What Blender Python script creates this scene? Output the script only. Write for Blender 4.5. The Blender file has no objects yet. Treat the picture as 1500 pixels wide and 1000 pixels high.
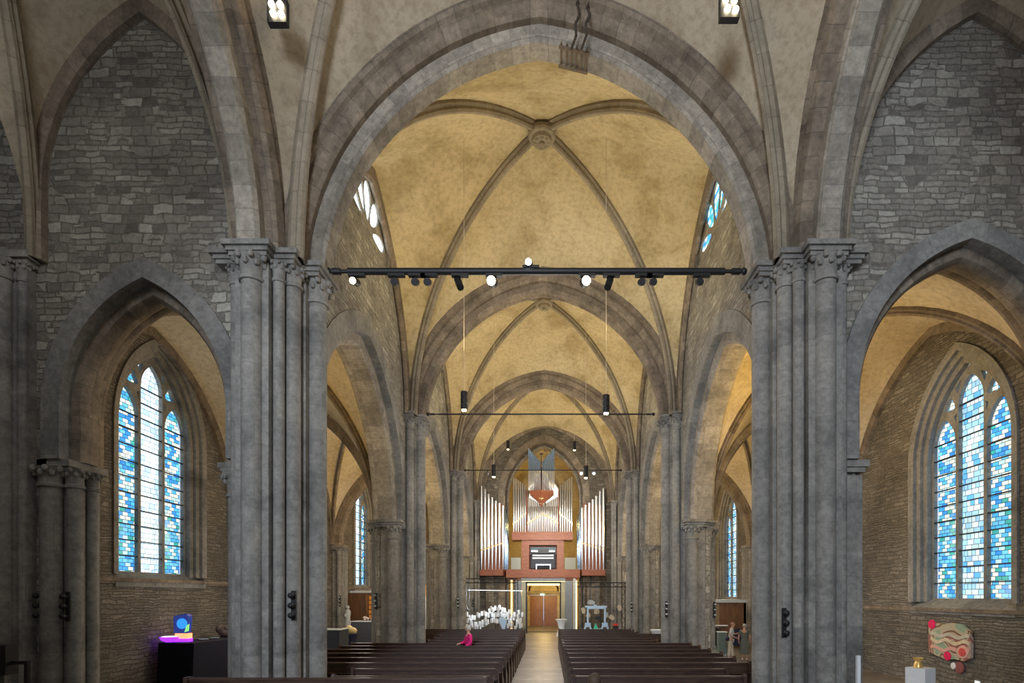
import bpy, bmesh, math, random
from mathutils import Vector, Matrix
from mathutils.geometry import tessellate_polygon
random.seed(7)
PI = math.pi
sc = bpy.context.scene
col = sc.collection

# ------------------------------------------------------------------ materials
def new_mat(name):
    m = bpy.data.materials.new(name); m.use_nodes = True
    nt = m.node_tree; b = nt.nodes['Principled BSDF']
    return m, nt, b
def N(nt, typ, **kw):
    n = nt.nodes.new(typ)
    for k, v in kw.items():
        if k.startswith('i_'):
            key = k[2:].replace('_', ' ')
            n.inputs[key].default_value = v
        else:
            setattr(n, k, v)
    return n
def L(nt, a, ao, b, bi): nt.links.new(a.outputs[ao], b.inputs[bi])
def ramp(nt, stops, interp='LINEAR'):
    r = nt.nodes.new('ShaderNodeValToRGB'); cr = r.color_ramp; cr.interpolation = interp
    while len(cr.elements) < len(stops): cr.elements.new(0.5)
    for e, (p, c) in zip(cr.elements, stops):
        e.position = p; e.color = (*c, 1)
    return r
def mix(nt, a, b, fac, mode='MIX'):
    m = nt.nodes.new('ShaderNodeMix'); m.data_type = 'RGBA'; m.blend_type = mode
    for val, idx in ((fac, 0), (a, 6), (b, 7)):
        if isinstance(val, tuple) and len(val) == 2 and hasattr(val[0], 'outputs'):
            nt.links.new(val[0].outputs[val[1]], m.inputs[idx])
        elif idx == 0: m.inputs[0].default_value = val
        else: m.inputs[idx].default_value = (*val, 1)
    return (m, 2)

def plain(name, c, rough=0.6, metal=0.0, emit=None, es=0.0, var=0.0, alpha=None, trans=0.0):
    m, nt, b = new_mat(name)
    b.inputs['Base Color'].default_value = (*c, 1)
    b.inputs['Roughness'].default_value = rough
    b.inputs['Metallic'].default_value = metal
    b.inputs['Transmission Weight'].default_value = trans
    if emit:
        b.inputs['Emission Color'].default_value = (*emit, 1)
        b.inputs['Emission Strength'].default_value = es
    t = N(nt, 'ShaderNodeTexCoord'); n = N(nt, 'ShaderNodeTexNoise', i_Scale=9.0, i_Detail=6.0)
    L(nt, t, 'Object', n, 'Vector')
    k = var if var else 0.12
    r = ramp(nt, [(0.3, tuple(x * (1 - k) for x in c)), (0.7, tuple(min(1, x * (1 + k)) for x in c))])
    L(nt, n, 'Fac', r, 'Fac'); L(nt, r, 'Color', b, 'Base Color')
    return m

def ashlar(name, c1, c2, mortar, bw=0.8, bh=0.42, big=0.35, bump=0.35, mortar_size=0.012, worn=0.5):
    m, nt, b = new_mat(name)
    uv = N(nt, 'ShaderNodeUVMap')
    nz = N(nt, 'ShaderNodeTexNoise', i_Scale=1.3, i_Detail=2.0)
    L(nt, uv, 'UV', nz, 'Vector')
    dst = N(nt, 'ShaderNodeVectorMath', operation='MULTIPLY_ADD')
    L(nt, nz, 'Color', dst, 0); dst.inputs[1].default_value = (0.05, 0.05, 0); L(nt, uv, 'UV', dst, 2)
    br = N(nt, 'ShaderNodeTexBrick', offset=0.5)
    br.inputs['Scale'].default_value = 1; br.inputs['Brick Width'].default_value = bw
    br.inputs['Row Height'].default_value = bh; br.inputs['Mortar Size'].default_value = mortar_size
    br.inputs['Mortar Smooth'].default_value = 0.3
    br.inputs['Color1'].default_value = (*c1, 1); br.inputs['Color2'].default_value = (*c2, 1)
    br.inputs['Mortar'].default_value = (*mortar, 1); br.inputs['Bias'].default_value = -0.1
    L(nt, dst, 0, br, 'Vector')
    # broad staining
    tc = N(nt, 'ShaderNodeTexCoord')
    n2 = N(nt, 'ShaderNodeTexNoise', i_Scale=0.9, i_Detail=8.0, i_Roughness=0.62); L(nt, tc, 'Object', n2, 'Vector')
    r2 = ramp(nt, [(0.28, (1 - big,) * 3), (0.5, (1, 1, 1)), (0.75, (1 + big * .35, 1 + big * .3, 1 + big * .2))]); L(nt, n2, 'Fac', r2, 'Fac')
    c = mix(nt, (br, 'Color'), (r2, 'Color'), 1.0, 'MULTIPLY')
    n3 = N(nt, 'ShaderNodeTexNoise', i_Scale=8.0, i_Detail=10.0, i_Roughness=0.75); L(nt, tc, 'Object', n3, 'Vector')
    r3 = ramp(nt, [(0.32, (0.58, 0.575, 0.56)), (0.52, (1.0, 1.0, .99)), (0.7, (1.42, 1.40, 1.36))]); L(nt, n3, 'Fac', r3, 'Fac')
    c = mix(nt, c, (r3, 'Color'), worn, 'MULTIPLY')
    nt.links.new(c[0].outputs[2], b.inputs['Base Color'])
    b.inputs['Roughness'].default_value = 0.85
    inv = N(nt, 'ShaderNodeMath', operation='SUBTRACT'); inv.inputs[0].default_value = 1; L(nt, br, 'Fac', inv, 1)
    ad = N(nt, 'ShaderNodeMath', operation='MULTIPLY_ADD'); L(nt, n3, 'Fac', ad, 0); ad.inputs[1].default_value = 0.6; L(nt, inv, 0, ad, 2)
    bm_ = N(nt, 'ShaderNodeBump'); bm_.inputs['Strength'].default_value = bump; bm_.inputs['Distance'].default_value = 0.03
    L(nt, ad, 0, bm_, 'Height'); L(nt, bm_, 'Normal', b, 'Normal')
    return m

def rubble(name, cols, mortar, sx=2.1, sy=5.2, bump=0.8, cover=0.0, plaster=(0.5, 0.45, 0.36)):
    """coursed rubble masonry: stretched cells with mortar joints, partly limewashed"""
    m, nt, b = new_mat(name)
    uv = N(nt, 'ShaderNodeUVMap')
    nz = N(nt, 'ShaderNodeTexNoise', i_Scale=2.6, i_Detail=4.0); L(nt, uv, 'UV', nz, 'Vector')
    d = N(nt, 'ShaderNodeVectorMath', operation='MULTIPLY_ADD'); L(nt, nz, 'Color', d, 0)
    d.inputs[1].default_value = (0.22, 0.16, 0); L(nt, uv, 'UV', d, 2)
    def bricks(w_, h_, off, fr):
        q = N(nt, 'ShaderNodeTexBrick', offset=off, offset_frequency=2, squash=fr, squash_frequency=3)
        q.inputs['Scale'].default_value = 1; q.inputs['Brick Width'].default_value = w_; q.inputs['Row Height'].default_value = h_
        q.inputs['Mortar Size'].default_value = 0.016; q.inputs['Mortar Smooth'].default_value = 0.6
        q.inputs['Color1'].default_value = (0, 0, 0, 1); q.inputs['Color2'].default_value = (1, 1, 1, 1); q.inputs['Mortar'].default_value = (.45, .45, .45, 1)
        L(nt, d, 0, q, 'Vector'); return q
    b1 = bricks(1 / sx, 1 / sy, .43, .62); b2 = bricks(.72 / sx, .6 / sy, .37, 1.5)
    sel = N(nt, 'ShaderNodeTexNoise', i_Scale=.9, i_Detail=1.0); L(nt, uv, 'UV', sel, 'Vector')
    sr = ramp(nt, [(.49, (0, 0, 0)), (.51, (1, 1, 1))]); L(nt, sel, 'Fac', sr, 'Fac')
    bc = mix(nt, (b1, 'Color'), (b2, 'Color'), (sr, 'Color')); bf = mix(nt, (b1, 'Fac'), (b2, 'Fac'), (sr, 'Color'))
    n = len(cols); r = ramp(nt, [(i / (n - 1), c) for i, c in enumerate(cols)]); nt.links.new(bc[0].outputs[2], r.inputs['Fac'])
    tc = N(nt, 'ShaderNodeTexCoord')
    n2 = N(nt, 'ShaderNodeTexNoise', i_Scale=0.7, i_Detail=8.0, i_Roughness=0.6); L(nt, tc, 'Object', n2, 'Vector')
    r2 = ramp(nt, [(0.3, (0.66, 0.64, 0.62)), (0.6, (1.1, 1.08, 1.02))]); L(nt, n2, 'Fac', r2, 'Fac')
    n3 = N(nt, 'ShaderNodeTexNoise', i_Scale=11.0, i_Detail=8.0, i_Roughness=0.72); L(nt, tc, 'Object', n3, 'Vector')
    r3 = ramp(nt, [(0.3, (0.42, 0.42, 0.41)), (0.7, (1.5, 1.5, 1.46))]); L(nt, n3, 'Fac', r3, 'Fac')
    c = mix(nt, (r, 'Color'), mortar, bf)
    if cover:
        n4 = N(nt, 'ShaderNodeTexNoise', i_Scale=1.6, i_Detail=7.0, i_Roughness=0.65); L(nt, tc, 'Object', n4, 'Vector')
        r4 = ramp(nt, [(0.62 - cover * .4, (0, 0, 0)), (0.72 - cover * .4, (1, 1, 1))]); L(nt, n4, 'Fac', r4, 'Fac')
        mm = N(nt, 'ShaderNodeMath', operation='MULTIPLY'); L(nt, r4, 'Color', mm, 0); mm.inputs[1].default_value = 0.75
        c = mix(nt, c, plaster, (mm, 0))
    c = mix(nt, c, (r2, 'Color'), 1.0, 'MULTIPLY'); c = mix(nt, c, (r3, 'Color'), 0.55, 'MULTIPLY')
    nt.links.new(c[0].outputs[2], b.inputs['Base Color']); b.inputs['Roughness'].default_value = 0.9
    h = ramp(nt, [(0.0, (1, 1, 1)), (1.0, (0, 0, 0))]); nt.links.new(bf[0].outputs[2], h.inputs['Fac'])
    ad = N(nt, 'ShaderNodeMath', operation='MULTIPLY_ADD'); L(nt, n3, 'Fac', ad, 0); ad.inputs[1].default_value = 1.0; L(nt, h, 'Color', ad, 2)
    ad2 = N(nt, 'ShaderNodeMath', operation='MULTIPLY_ADD'); nt.links.new(bc[0].outputs[2], ad2.inputs[0]); ad2.inputs[1].default_value = 0.6; L(nt, ad, 0, ad2, 2)
    bp = N(nt, 'ShaderNodeBump'); bp.inputs['Strength'].default_value = bump; bp.inputs['Distance'].default_value = 0.05
    L(nt, ad2, 0, bp, 'Height'); L(nt, bp, 'Normal', b, 'Normal')
    return m

def plaster_mat(name, c, stain, scale=0.55):
    m, nt, b = new_mat(name)
    tc = N(nt, 'ShaderNodeTexCoord')
    n1 = N(nt, 'ShaderNodeTexNoise', i_Scale=scale, i_Detail=9.0, i_Roughness=0.62, i_Distortion=0.4); L(nt, tc, 'Object', n1, 'Vector')
    r1 = ramp(nt, [(0.36, stain), (0.52, c), (0.7, tuple(min(1, x * 1.14) for x in c))]); L(nt, n1, 'Fac', r1, 'Fac')
    n2 = N(nt, 'ShaderNodeTexNoise', i_Scale=7.0, i_Detail=8.0, i_Roughness=0.7); L(nt, tc, 'Object', n2, 'Vector')
    r2 = ramp(nt, [(0.36, (0.74, 0.71, 0.66)), (0.56, (1.05, 1.05, 1.03))]); L(nt, n2, 'Fac', r2, 'Fac')
    c2 = mix(nt, (r1, 'Color'), (r2, 'Color'), 0.8, 'MULTIPLY')
    nt.links.new(c2[0].outputs[2], b.inputs['Base Color']); b.inputs['Roughness'].default_value = 0.92
    bp = N(nt, 'ShaderNodeBump'); bp.inputs['Strength'].default_value = 0.3; bp.inputs['Distance'].default_value = 0.03
    L(nt, n2, 'Fac', bp, 'Height'); L(nt, bp, 'Normal', b, 'Normal')
    return m

def wood_mat(name, c1, c2, rough=0.45, sx=1.0, axis=(2.0, 14.0, 14.0)):
    m, nt, b = new_mat(name)
    tc = N(nt, 'ShaderNodeTexCoord'); mp = N(nt, 'ShaderNodeMapping'); mp.inputs['Scale'].default_value = axis; L(nt, tc, 'Object', mp, 'Vector')
    n1 = N(nt, 'ShaderNodeTexNoise', i_Scale=sx, i_Detail=8.0, i_Distortion=0.8); L(nt, mp, 'Vector', n1, 'Vector')
    r = ramp(nt, [(0.3, c1), (0.7, c2)]); L(nt, n1, 'Fac', r, 'Fac'); L(nt, r, 'Color', b, 'Base Color')
    b.inputs['Roughness'].default_value = rough
    return m

def glass_mat(name, strength, kind, seed=0.0, white=0.35):
    """leaded glass: small panes lit by the sky behind. kind 'bands' (side lights) / 'blocks' (middle light)"""
    m, nt, b = new_mat(name)
    uv = N(nt, 'ShaderNodeUVMap')
    off = N(nt, 'ShaderNodeVectorMath', operation='ADD'); L(nt, uv, 'UV', off, 0); off.inputs[1].default_value = (seed, 0, 0)
    br = N(nt, 'ShaderNodeTexBrick', offset=0.5 if kind == 'bands' else 0.28, offset_frequency=2)
    if kind == 'blocks': br.squash = 0.6; br.squash_frequency = 3
    br.inputs['Scale'].default_value = 1
    br.inputs['Brick Width'].default_value = 0.21 if kind == 'bands' else 0.24
    br.inputs['Row Height'].default_value = 0.115 if kind == 'bands' else 0.16
    br.inputs['Mortar Size'].default_value = 0.008; br.inputs['Mortar Smooth'].default_value = 0.1
    br.inputs['Color1'].default_value = (0, 0, 0, 1); br.inputs['Color2'].default_value = (1, 1, 1, 1); br.inputs['Mortar'].default_value = (0.5, 0.5, 0.5, 1)
    L(nt, off, 0, br, 'Vector')
    w = white
    if kind == 'bands':
        stops = [(0.0, (0.03, 0.30, 0.85)), (0.12, (0.08, 0.52, 1.0)), (0.30, (0.80, 0.95, 0.85)), (0.47, (0.16, 0.62, 1.0)), (0.57, (0.04, 0.42, 0.36)), (0.66, (0.55, 0.88, 1.0)), (0.76, (0.95, 0.97, 0.82)), (0.92, (0.04, 0.36, 0.90))]
    else:
        stops = [(0.0, (0.35, 0.68, 1.0)), (0.2, (0.75, 0.92, 1.0)), (0.42, (0.10, 0.48, 1.0)), (0.54, (0.9, 0.97, 0.95)), (0.68, (0.40, 0.76, 1.0)), (0.86, (0.6, 0.86, 0.85))]
    r = ramp(nt, stops, 'CONSTANT'); L(nt, br, 'Color', r, 'Fac')
    c = mix(nt, (r, 'Color'), (0.9, 0.96, 1.0), w)
    # leads
    c = mix(nt, c, (0.0, 0.0, 0.0), (br, 'Fac'))
    n = N(nt, 'ShaderNodeTexNoise', i_Scale=0.8, i_Detail=2.0); L(nt, off, 0, n, 'Vector')
    r2 = ramp(nt, [(0.35, (0.7, 0.7, 0.7)), (0.7, (1.25, 1.25, 1.25))]); L(nt, n, 'Fac', r2, 'Fac')
    c = mix(nt, c, (r2, 'Color'), 1.0, 'MULTIPLY')
    nt.links.new(c[0].outputs[2], b.inputs['Emission Color']); b.inputs['Emission Strength'].default_value = strength
    b.inputs['Base Color'].default_value = (0.02, 0.03, 0.05, 1); b.inputs['Roughness'].default_value = 0.2
    return m

M = {}
M['stone'] = ashlar('pier ashlar', (0.235, 0.225, 0.21), (0.305, 0.29, 0.265), (0.215, 0.205, 0.19), 1.1, 0.52, big=0.6, mortar_size=0.006, bump=.25, worn=.8)
M['arch'] = ashlar('arch voussoirs', (0.185, 0.145, 0.108), (0.285, 0.23, 0.175), (0.14, 0.12, 0.10), 0.36, 0.5, big=0.6, mortar_size=0.008, worn=.9)
M['rib'] = ashlar('rib stone', (0.27, 0.225, 0.165), (0.34, 0.29, 0.215), (0.2, 0.165, 0.12), 0.55, 0.5, big=0.4, mortar_size=0.008)
M['archlight'] = ashlar('pale arch stone', (0.27, 0.24, 0.20), (0.40, 0.355, 0.30), (0.22, 0.205, 0.18), 0.42, 0.6, big=0.5, mortar_size=0.007, worn=.9)
M['hood'] = ashlar('grey hood stone', (0.22, 0.215, 0.205), (0.29, 0.28, 0.26), (0.18, 0.175, 0.165), 0.55, 0.7, big=0.5, mortar_size=0.006, worn=.9)
M['rubble'] = rubble('coursed rubble', [(0.16, 0.145, 0.13), (0.30, 0.28, 0.255), (0.23, 0.215, 0.195), (0.42, 0.40, 0.36), (0.27, 0.245, 0.215), (0.48, 0.46, 0.42)], (0.22, 0.205, 0.18), 2.3, 5.0, 0.8)
M['navewall'] = rubble('limewashed rubble', [(0.22, 0.21, 0.195), (0.36, 0.345, 0.32), (0.29, 0.275, 0.25), (0.46, 0.44, 0.41)], (0.27, 0.245, 0.21), 2.3, 5.4, 1.0, cover=0.08, plaster=(0.44, 0.40, 0.33))
M['aislewall'] = rubble('flat bedded rubble', [(0.145, 0.135, 0.12), (0.23, 0.21, 0.185), (0.185, 0.17, 0.15), (0.29, 0.27, 0.24)], (0.15, 0.13, 0.11), 1.9, 7.5, 0.9)
M['endwall'] = rubble('dark west wall rubble', [(0.10, 0.088, 0.075), (0.20, 0.175, 0.145), (0.14, 0.12, 0.10), (0.25, 0.22, 0.18)], (0.12, 0.105, 0.085), 2.2, 4.8, 0.8)
M['plaster'] = plaster_mat('vault plaster', (0.55, 0.45, 0.27), (0.40, 0.31, 0.16))
M['plaster_grey'] = plaster_mat('crossing vault plaster', (0.44, 0.37, 0.275), (0.35, 0.285, 0.20))
M['plaster_aisle'] = plaster_mat('aisle vault plaster', (0.60, 0.51, 0.37), (0.50, 0.41, 0.27))
M['pew'] = wood_mat('dark pew wood', (0.034, 0.019, 0.014), (0.095, 0.052, 0.036), 0.34)
M['organ_wood'] = wood_mat('red brown organ wood', (0.17, 0.048, 0.020), (0.28, 0.088, 0.036), 0.5)
M['door_wood'] = wood_mat('oak door wood', (0.22, 0.09, 0.03), (0.36, 0.16, 0.06), 0.4, axis=(14, 14, 2))
M['cab_wood'] = wood_mat('brown cabinet wood', (0.10, 0.045, 0.02), (0.19, 0.09, 0.04), 0.45, axis=(8, 8, 1.5))
M['orange_wood'] = plain('bright orange veneer', (0.85, 0.36, 0.07), 0.4)
M['tin'] = plain('polished tin', (0.82, 0.82, 0.84), 0.3, 1.0, var=0.05)
M['tinblue'] = plain('bluish tin', (0.45, 0.62, 0.86), 0.25, 1.0, var=0.08)
M['brass'] = plain('brass', (0.75, 0.55, 0.22), 0.3, 1.0)
M['iron'] = plain('black iron', (0.02, 0.02, 0.022), 0.5, 0.3)
M['rustiron'] = plain('old brown iron', (0.06, 0.045, 0.035), 0.7, 0.3)
M['black'] = plain('black lacquer', (0.012, 0.012, 0.014), 0.5)
M['navycloth'] = plain('midnight blue cloth', (0.004, 0.004, 0.018), 0.95)
M['greycloth'] = plain('slate grey cloth', (0.055, 0.06, 0.075), 0.9)
M['steel'] = plain('brushed steel', (0.35, 0.38, 0.42), 0.35, 1.0)
M['portal'] = plain('grey portal panel', (0.20, 0.215, 0.23), 0.5)
M['white'] = plain('white paint', (0.82, 0.84, 0.86), 0.5, var=0.03)
M['whitestone'] = plain('pale blue white sill', (0.62, 0.68, 0.74), 0.6)
M['bluewhite'] = plain('pale blue painted wood', (0.50, 0.70, 0.92), 0.5, var=0.06)
M['cream'] = plain('cream card', (0.72, 0.60, 0.42), 0.7)
M['greycard'] = plain('grey card', (0.5, 0.52, 0.53), 0.7)
M['green'] = plain('sea green card', (0.05, 0.55, 0.36), 0.6)
M['red'] = plain('red plastic', (0.85, 0.05, 0.03), 0.4)
M['lamp_on'] = plain('lit lamp', (1, 1, 1), 0.5, emit=(1.0, 0.85, 0.55), es=16)
M['lamp_soft'] = plain('lit pendant glass', (1, 1, 1), 0.5, emit=(1.0, 0.72, 0.35), es=10)
M['lamp_cool'] = plain('lit cool lamp', (1, 1, 1), 0.5, emit=(0.75, 0.9, 1.0), es=14)
M['gold_light'] = plain('lit gold strip', (1, 0.8, 0.4), 0.5, emit=(1.0, 0.70, 0.30), es=2.2)
M['exit'] = plain('green exit sign', (0.1, 0.8, 0.5), 0.5, emit=(0.35, 1.0, 0.75), es=2.0)
M['sky_glass'] = plain('plain sky lit glass', (0.8, 0.9, 1), 0.5, emit=(0.85, 0.95, 1.0), es=.6)
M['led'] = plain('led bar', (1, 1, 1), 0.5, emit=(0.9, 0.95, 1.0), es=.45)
M['clearglass'] = plain('greenish clear glass', (0.75, 0.9, 0.88), 0.3, trans=0.95, var=0.02)
M['glassA'] = glass_mat('stained glass bands', 0.82, 'bands', 0.0, 0.02)
M['glassB'] = glass_mat('stained glass blocks', 0.80, 'blocks', 0.3, 0.05)
M['glassC'] = glass_mat('clear leaded glass', 2.2, 'blocks', 0.7, 0.6)
M['glassD'] = glass_mat('blue clerestory glass', 1.3, 'bands', 0.1, 0.0)
M['glassE'] = glass_mat('pale stained glass blocks', 1.25, 'blocks', 0.3, 0.35)
M['hair_grey'] = plain('grey hair', (0.50, 0.48, 0.46), 0.8)
M['hair_brown'] = plain('brown hair', (0.08, 0.05, 0.03), 0.7)
M['hair_red'] = plain('thin reddish hair', (0.42, 0.24, 0.16), 0.7)
M['skin'] = plain('skin', (0.62, 0.36, 0.26), 0.6, var=0.06)
M['magenta'] = plain('magenta jacket', (0.75, 0.01, 0.22), 0.75)
M['beige'] = plain('beige cotton', (0.58, 0.53, 0.44), 0.85)
M['shirt'] = plain('pale shirt', (0.55, 0.58, 0.60), 0.85)
M['greydress'] = plain('grey green dress', (0.14, 0.16, 0.155), 0.9)
M['navy'] = plain('navy bag', (0.01, 0.015, 0.06), 0.6)
M['shoe'] = plain('dark shoe', (0.06, 0.04, 0.03), 0.6)
M['straw'] = plain('straw coloured bread crust', (0.68, 0.55, 0.28), 0.85)
M['violet'] = plain('violet lit glass', (0.2, 0.02, 0.8), 0.3, emit=(0.22, 0.02, 1.0), es=1.6)
M['cyan'] = plain('blue glass', (0.05, 0.35, 0.9), 0.2, emit=(0.03, 0.25, 0.9), es=0.8)
M['orangeglow'] = plain('orange lit glass', (1, 0.3, 0.1), 0.3, emit=(1.0, 0.25, 0.10), es=1.4)
M['limeglow'] = plain('lime glass', (0.4, 0.9, 0.3), 0.3, emit=(0.3, 0.9, 0.25), es=0.6)
M['bust'] = plain('brown grey carved stone', (0.20, 0.17, 0.14), 0.9)

def floor_mat():
    m, nt, b = new_mat('stone flag floor')
    uv = N(nt, 'ShaderNodeUVMap')
    br = N(nt, 'ShaderNodeTexBrick', offset=0.4)
    br.inputs['Scale'].default_value = 1; br.inputs['Brick Width'].default_value = 0.9; br.inputs['Row Height'].default_value = 0.6
    br.inputs['Mortar Size'].default_value = 0.008
    br.inputs['Color1'].default_value = (0.14, 0.12, 0.105, 1); br.inputs['Color2'].default_value = (0.23, 0.20, 0.175, 1); br.inputs['Mortar'].default_value = (0.12, 0.1, 0.085, 1)
    L(nt, uv, 'UV', br, 'Vector')
    n = N(nt, 'ShaderNodeTexNoise', i_Scale=3.0, i_Detail=6.0); L(nt, uv, 'UV', n, 'Vector')
    r = ramp(nt, [(0.3, (0.75, 0.75, 0.75)), (0.7, (1.15, 1.15, 1.15))]); L(nt, n, 'Fac', r, 'Fac')
    c = mix(nt, (br, 'Color'), (r, 'Color'), 1.0, 'MULTIPLY')
    nt.links.new(c[0].outputs[2], b.inputs['Base Color'])
    b.inputs['Roughness'].default_value = 0.45
    return m
M['floor'] = floor_mat()

# ------------------------------------------------------------------ mesh builder
class MB:
    def __init__(s): s.v = []; s.f = []; s.uv = []
    def vert(s, p): s.v.append(tuple(p)); return len(s.v) - 1
    def face(s, pts, uv=None):
        idx = [s.vert(p) for p in pts]; s.f.append(idx); s.uv.append(uv)
    def box(s, x0, x1, y0, y1, z0, z1):
        if x0 > x1: x0, x1 = x1, x0
        if y0 > y1: y0, y1 = y1, y0
        p = [(x, y, z) for x in (x0, x1) for y in (y0, y1) for z in (z0, z1)]
        for q in ((0, 1, 3, 2), (4, 6, 7, 5), (0, 4, 5, 1), (2, 3, 7, 6), (0, 2, 6, 4), (1, 5, 7, 3)):
            s.face([p[i] for i in q])
        return s
    def bar(s, p, q, w, h, up=(0, 0, 1)):
        p = Vector(p); q = Vector(q); d = (q - p).normalized(); u = Vector(up)
        a = d.cross(u)
        if a.length < 1e-4: a = d.cross(Vector((1, 0, 0)))
        a.normalize(); b_ = a.cross(d).normalized()
        c = [(a * sx * w / 2 + b_ * sz * h / 2) for sx, sz in ((-1, -1), (1, -1), (1, 1), (-1, 1))]
        P = [p + k for k in c]; Q = [q + k for k in c]
        for i in range(4):
            j = (i + 1) % 4; s.face([P[i], P[j], Q[j], Q[i]])
        s.face(P[::-1]); s.face(Q)
        return s
    def tube(s, p, q, r, n=12, r2=None, caps=True):
        p = Vector(p); q = Vector(q); d = (q - p); ln = d.length; d.normalize()
        a = d.cross(Vector((0, 0, 1)))
        if a.length < 1e-3: a = Vector((1, 0, 0))
        a.normalize(); b_ = d.cross(a); r2 = r if r2 is None else r2
        P = []; Q = []
        for i in range(n):
            t = 2 * PI * i / n; e = a * math.cos(t) + b_ * math.sin(t)
            P.append(p + e * r); Q.append(q + e * r2)
        for i in range(n):
            j = (i + 1) % n; u0 = 2 * PI * r * i / n; u1 = 2 * PI * r * (i + 1) / n
            s.face([P[i], P[j], Q[j], Q[i]], [(u0, 0), (u1, 0), (u1, ln), (u0, ln)])
        if caps: s.face(P[::-1]); s.face(Q)
        return s
    def path(s, pts, r, n=8):
        for a, b_ in zip(pts, pts[1:]): s.tube(a, b_, r, n)
        return s
    def lathe(s, cx, cy, prof, n=20, sx=1, sy=1, a0=0):
        rings = []
        for r, z in prof:
            rings.append([(cx + sx * r * math.cos(a0 + 2 * PI * i / n), cy + sy * r * math.sin(a0 + 2 * PI * i / n), z) for i in range(n)])
        rm = max(r for r, z in prof)
        for k in range(len(prof) - 1):
            for i in range(n):
                j = (i + 1) % n; u0 = 2 * PI * rm * i / n; u1 = 2 * PI * rm * (i + 1) / n; z0 = prof[k][1]; z1 = prof[k + 1][1]
                s.face([rings[k][i], rings[k][j], rings[k + 1][j], rings[k + 1][i]], [(u0, z0), (u1, z0), (u1, z1), (u0, z1)])
        if prof[0][0] > 1e-4: s.face(rings[0][::-1])
        if prof[-1][0] > 1e-4: s.face(rings[-1])
        return s
    def ball(s, c, r, n=12, m=8, sc_=(1, 1, 1)):
        pr = [(max(1e-5, math.sin(PI * k / m)), -math.cos(PI * k / m)) for k in range(m + 1)]
        rings = [[(c[0] + sc_[0] * r * a * math.cos(2 * PI * i / n), c[1] + sc_[1] * r * a * math.sin(2 * PI * i / n), c[2] + sc_[2] * r * z) for i in range(n)] for a, z in pr]
        for k in range(m):
            for i in range(n):
                j = (i + 1) % n; s.face([rings[k][i], rings[k][j], rings[k + 1][j], rings[k + 1][i]])
        return s
    def prism(s, poly, z0, z1, caps=True):
        n = len(poly); u = 0
        for i in range(n):
            a = poly[i]; b_ = poly[(i + 1) % n]; ln = math.hypot(b_[0] - a[0], b_[1] - a[1])
            s.face([(*a, z0), (*b_, z0), (*b_, z1), (*a, z1)], [(u, z0), (u + ln, z0), (u + ln, z1), (u, z1)]); u += ln
        if caps:
            tri = tessellate_polygon([[Vector((x, y, 0)) for x, y in poly]])
            for t in tri:
                s.face([(*poly[i], z1) for i in t]); s.face([(*poly[i], z0) for i in t[::-1]])
        return s
    def slab(s, outer, holes, fn, w0, w1, edges=True):
        """polygon (u, z) with holes, extruded from w0 to w1 through fn(u, w, z)"""
        loops = [outer] + holes
        flat = [p for lp in loops for p in lp]
        tri = tessellate_polygon([[Vector((u, z, 0)) for u, z in lp] for lp in loops])
        for t in tri:
            q = [flat[i] for i in t]
            s.face([fn(u, w0, z) for u, z in q], [(u, z) for u, z in q])
            s.face([fn(u, w1, z) for u, z in q[::-1]], [(u, z) for u, z in q[::-1]])
        if edges:
            for lp in loops:
                d = 0
                for i in range(len(lp)):
                    a = lp[i]; b_ = lp[(i + 1) % len(lp)]; ln = math.hypot(a[0] - b_[0], a[1] - b_[1])
                    s.face([fn(a[0], w0, a[1]), fn(b_[0], w0, b_[1]), fn(b_[0], w1, b_[1]), fn(a[0], w1, a[1])], [(d, w0), (d + ln, w0), (d + ln, w1), (d, w1)]); d += ln
        return s
    def half_arch(s, p0, p1, z0, h, prof, n=18, closed=True, cap=True, zs=None):
        """sweep a profile of (radial offset, sideways offset) along half a pointed arch"""
        p0 = Vector((*p0, 0)); p1 = Vector((*p1, 0)); a = (p1 - p0).length; d = (p1 - p0) / a; side = Vector((-d.y, d.x, 0))
        R = (a * a + h * h) / (2 * a); cx = R - a
        rows = []
        for no, b_ in prof:
            rr = R + no; tm = math.acos(max(-1, min(1, cx / rr)))
            row = []
            for i in range(n + 1):
                ts = math.asin((zs - z0) / rr) if zs is not None else 0
                t = ts + (tm - ts) * i / n
                x = R - rr * math.cos(t); z = rr * math.sin(t)
                row.append(p0 + d * x + side * b_ + Vector((0, 0, z0 + z)))
            rows.append(row)
        acc = 0; m = len(prof); ln = R * math.acos(max(-1, min(1, cx / R)))
        for k in range(m if closed else m - 1):
            k2 = (k + 1) % m; w = math.hypot(prof[k][0] - prof[k2][0], prof[k][1] - prof[k2][1])
            for i in range(n):
                s.face([rows[k][i], rows[k][i + 1], rows[k2][i + 1], rows[k2][i]],
                       [(ln * i / n, acc), (ln * (i + 1) / n, acc), (ln * (i + 1) / n, acc + w), (ln * i / n, acc + w)])
            acc += w
        if cap and closed: s.face([r[0] for r in rows])
        return s
    def arch(s, p0, p1, z0, h, prof, n=18, base=None, zs=None):
        mid = ((p0[0] + p1[0]) / 2, (p0[1] + p1[1]) / 2)
        s.half_arch(p0, mid, z0, h, prof, n, zs=zs)
        s.half_arch(p1, mid, z0, h, [(a, -b_) for a, b_ in prof], n, zs=zs)
        if base is not None:      # straight legs under the springing
            for q0, q1, sg in ((p0, mid, 1), (p1, mid, -1)):
                d = (Vector(q1) - Vector(q0)).normalized(); sd = Vector((-d.y, d.x))
                pl = [tuple(Vector(q0) - d * a + sd * b_ * sg) for a, b_ in prof]
                s.prism(pl, base, z0)
        return s
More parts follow.
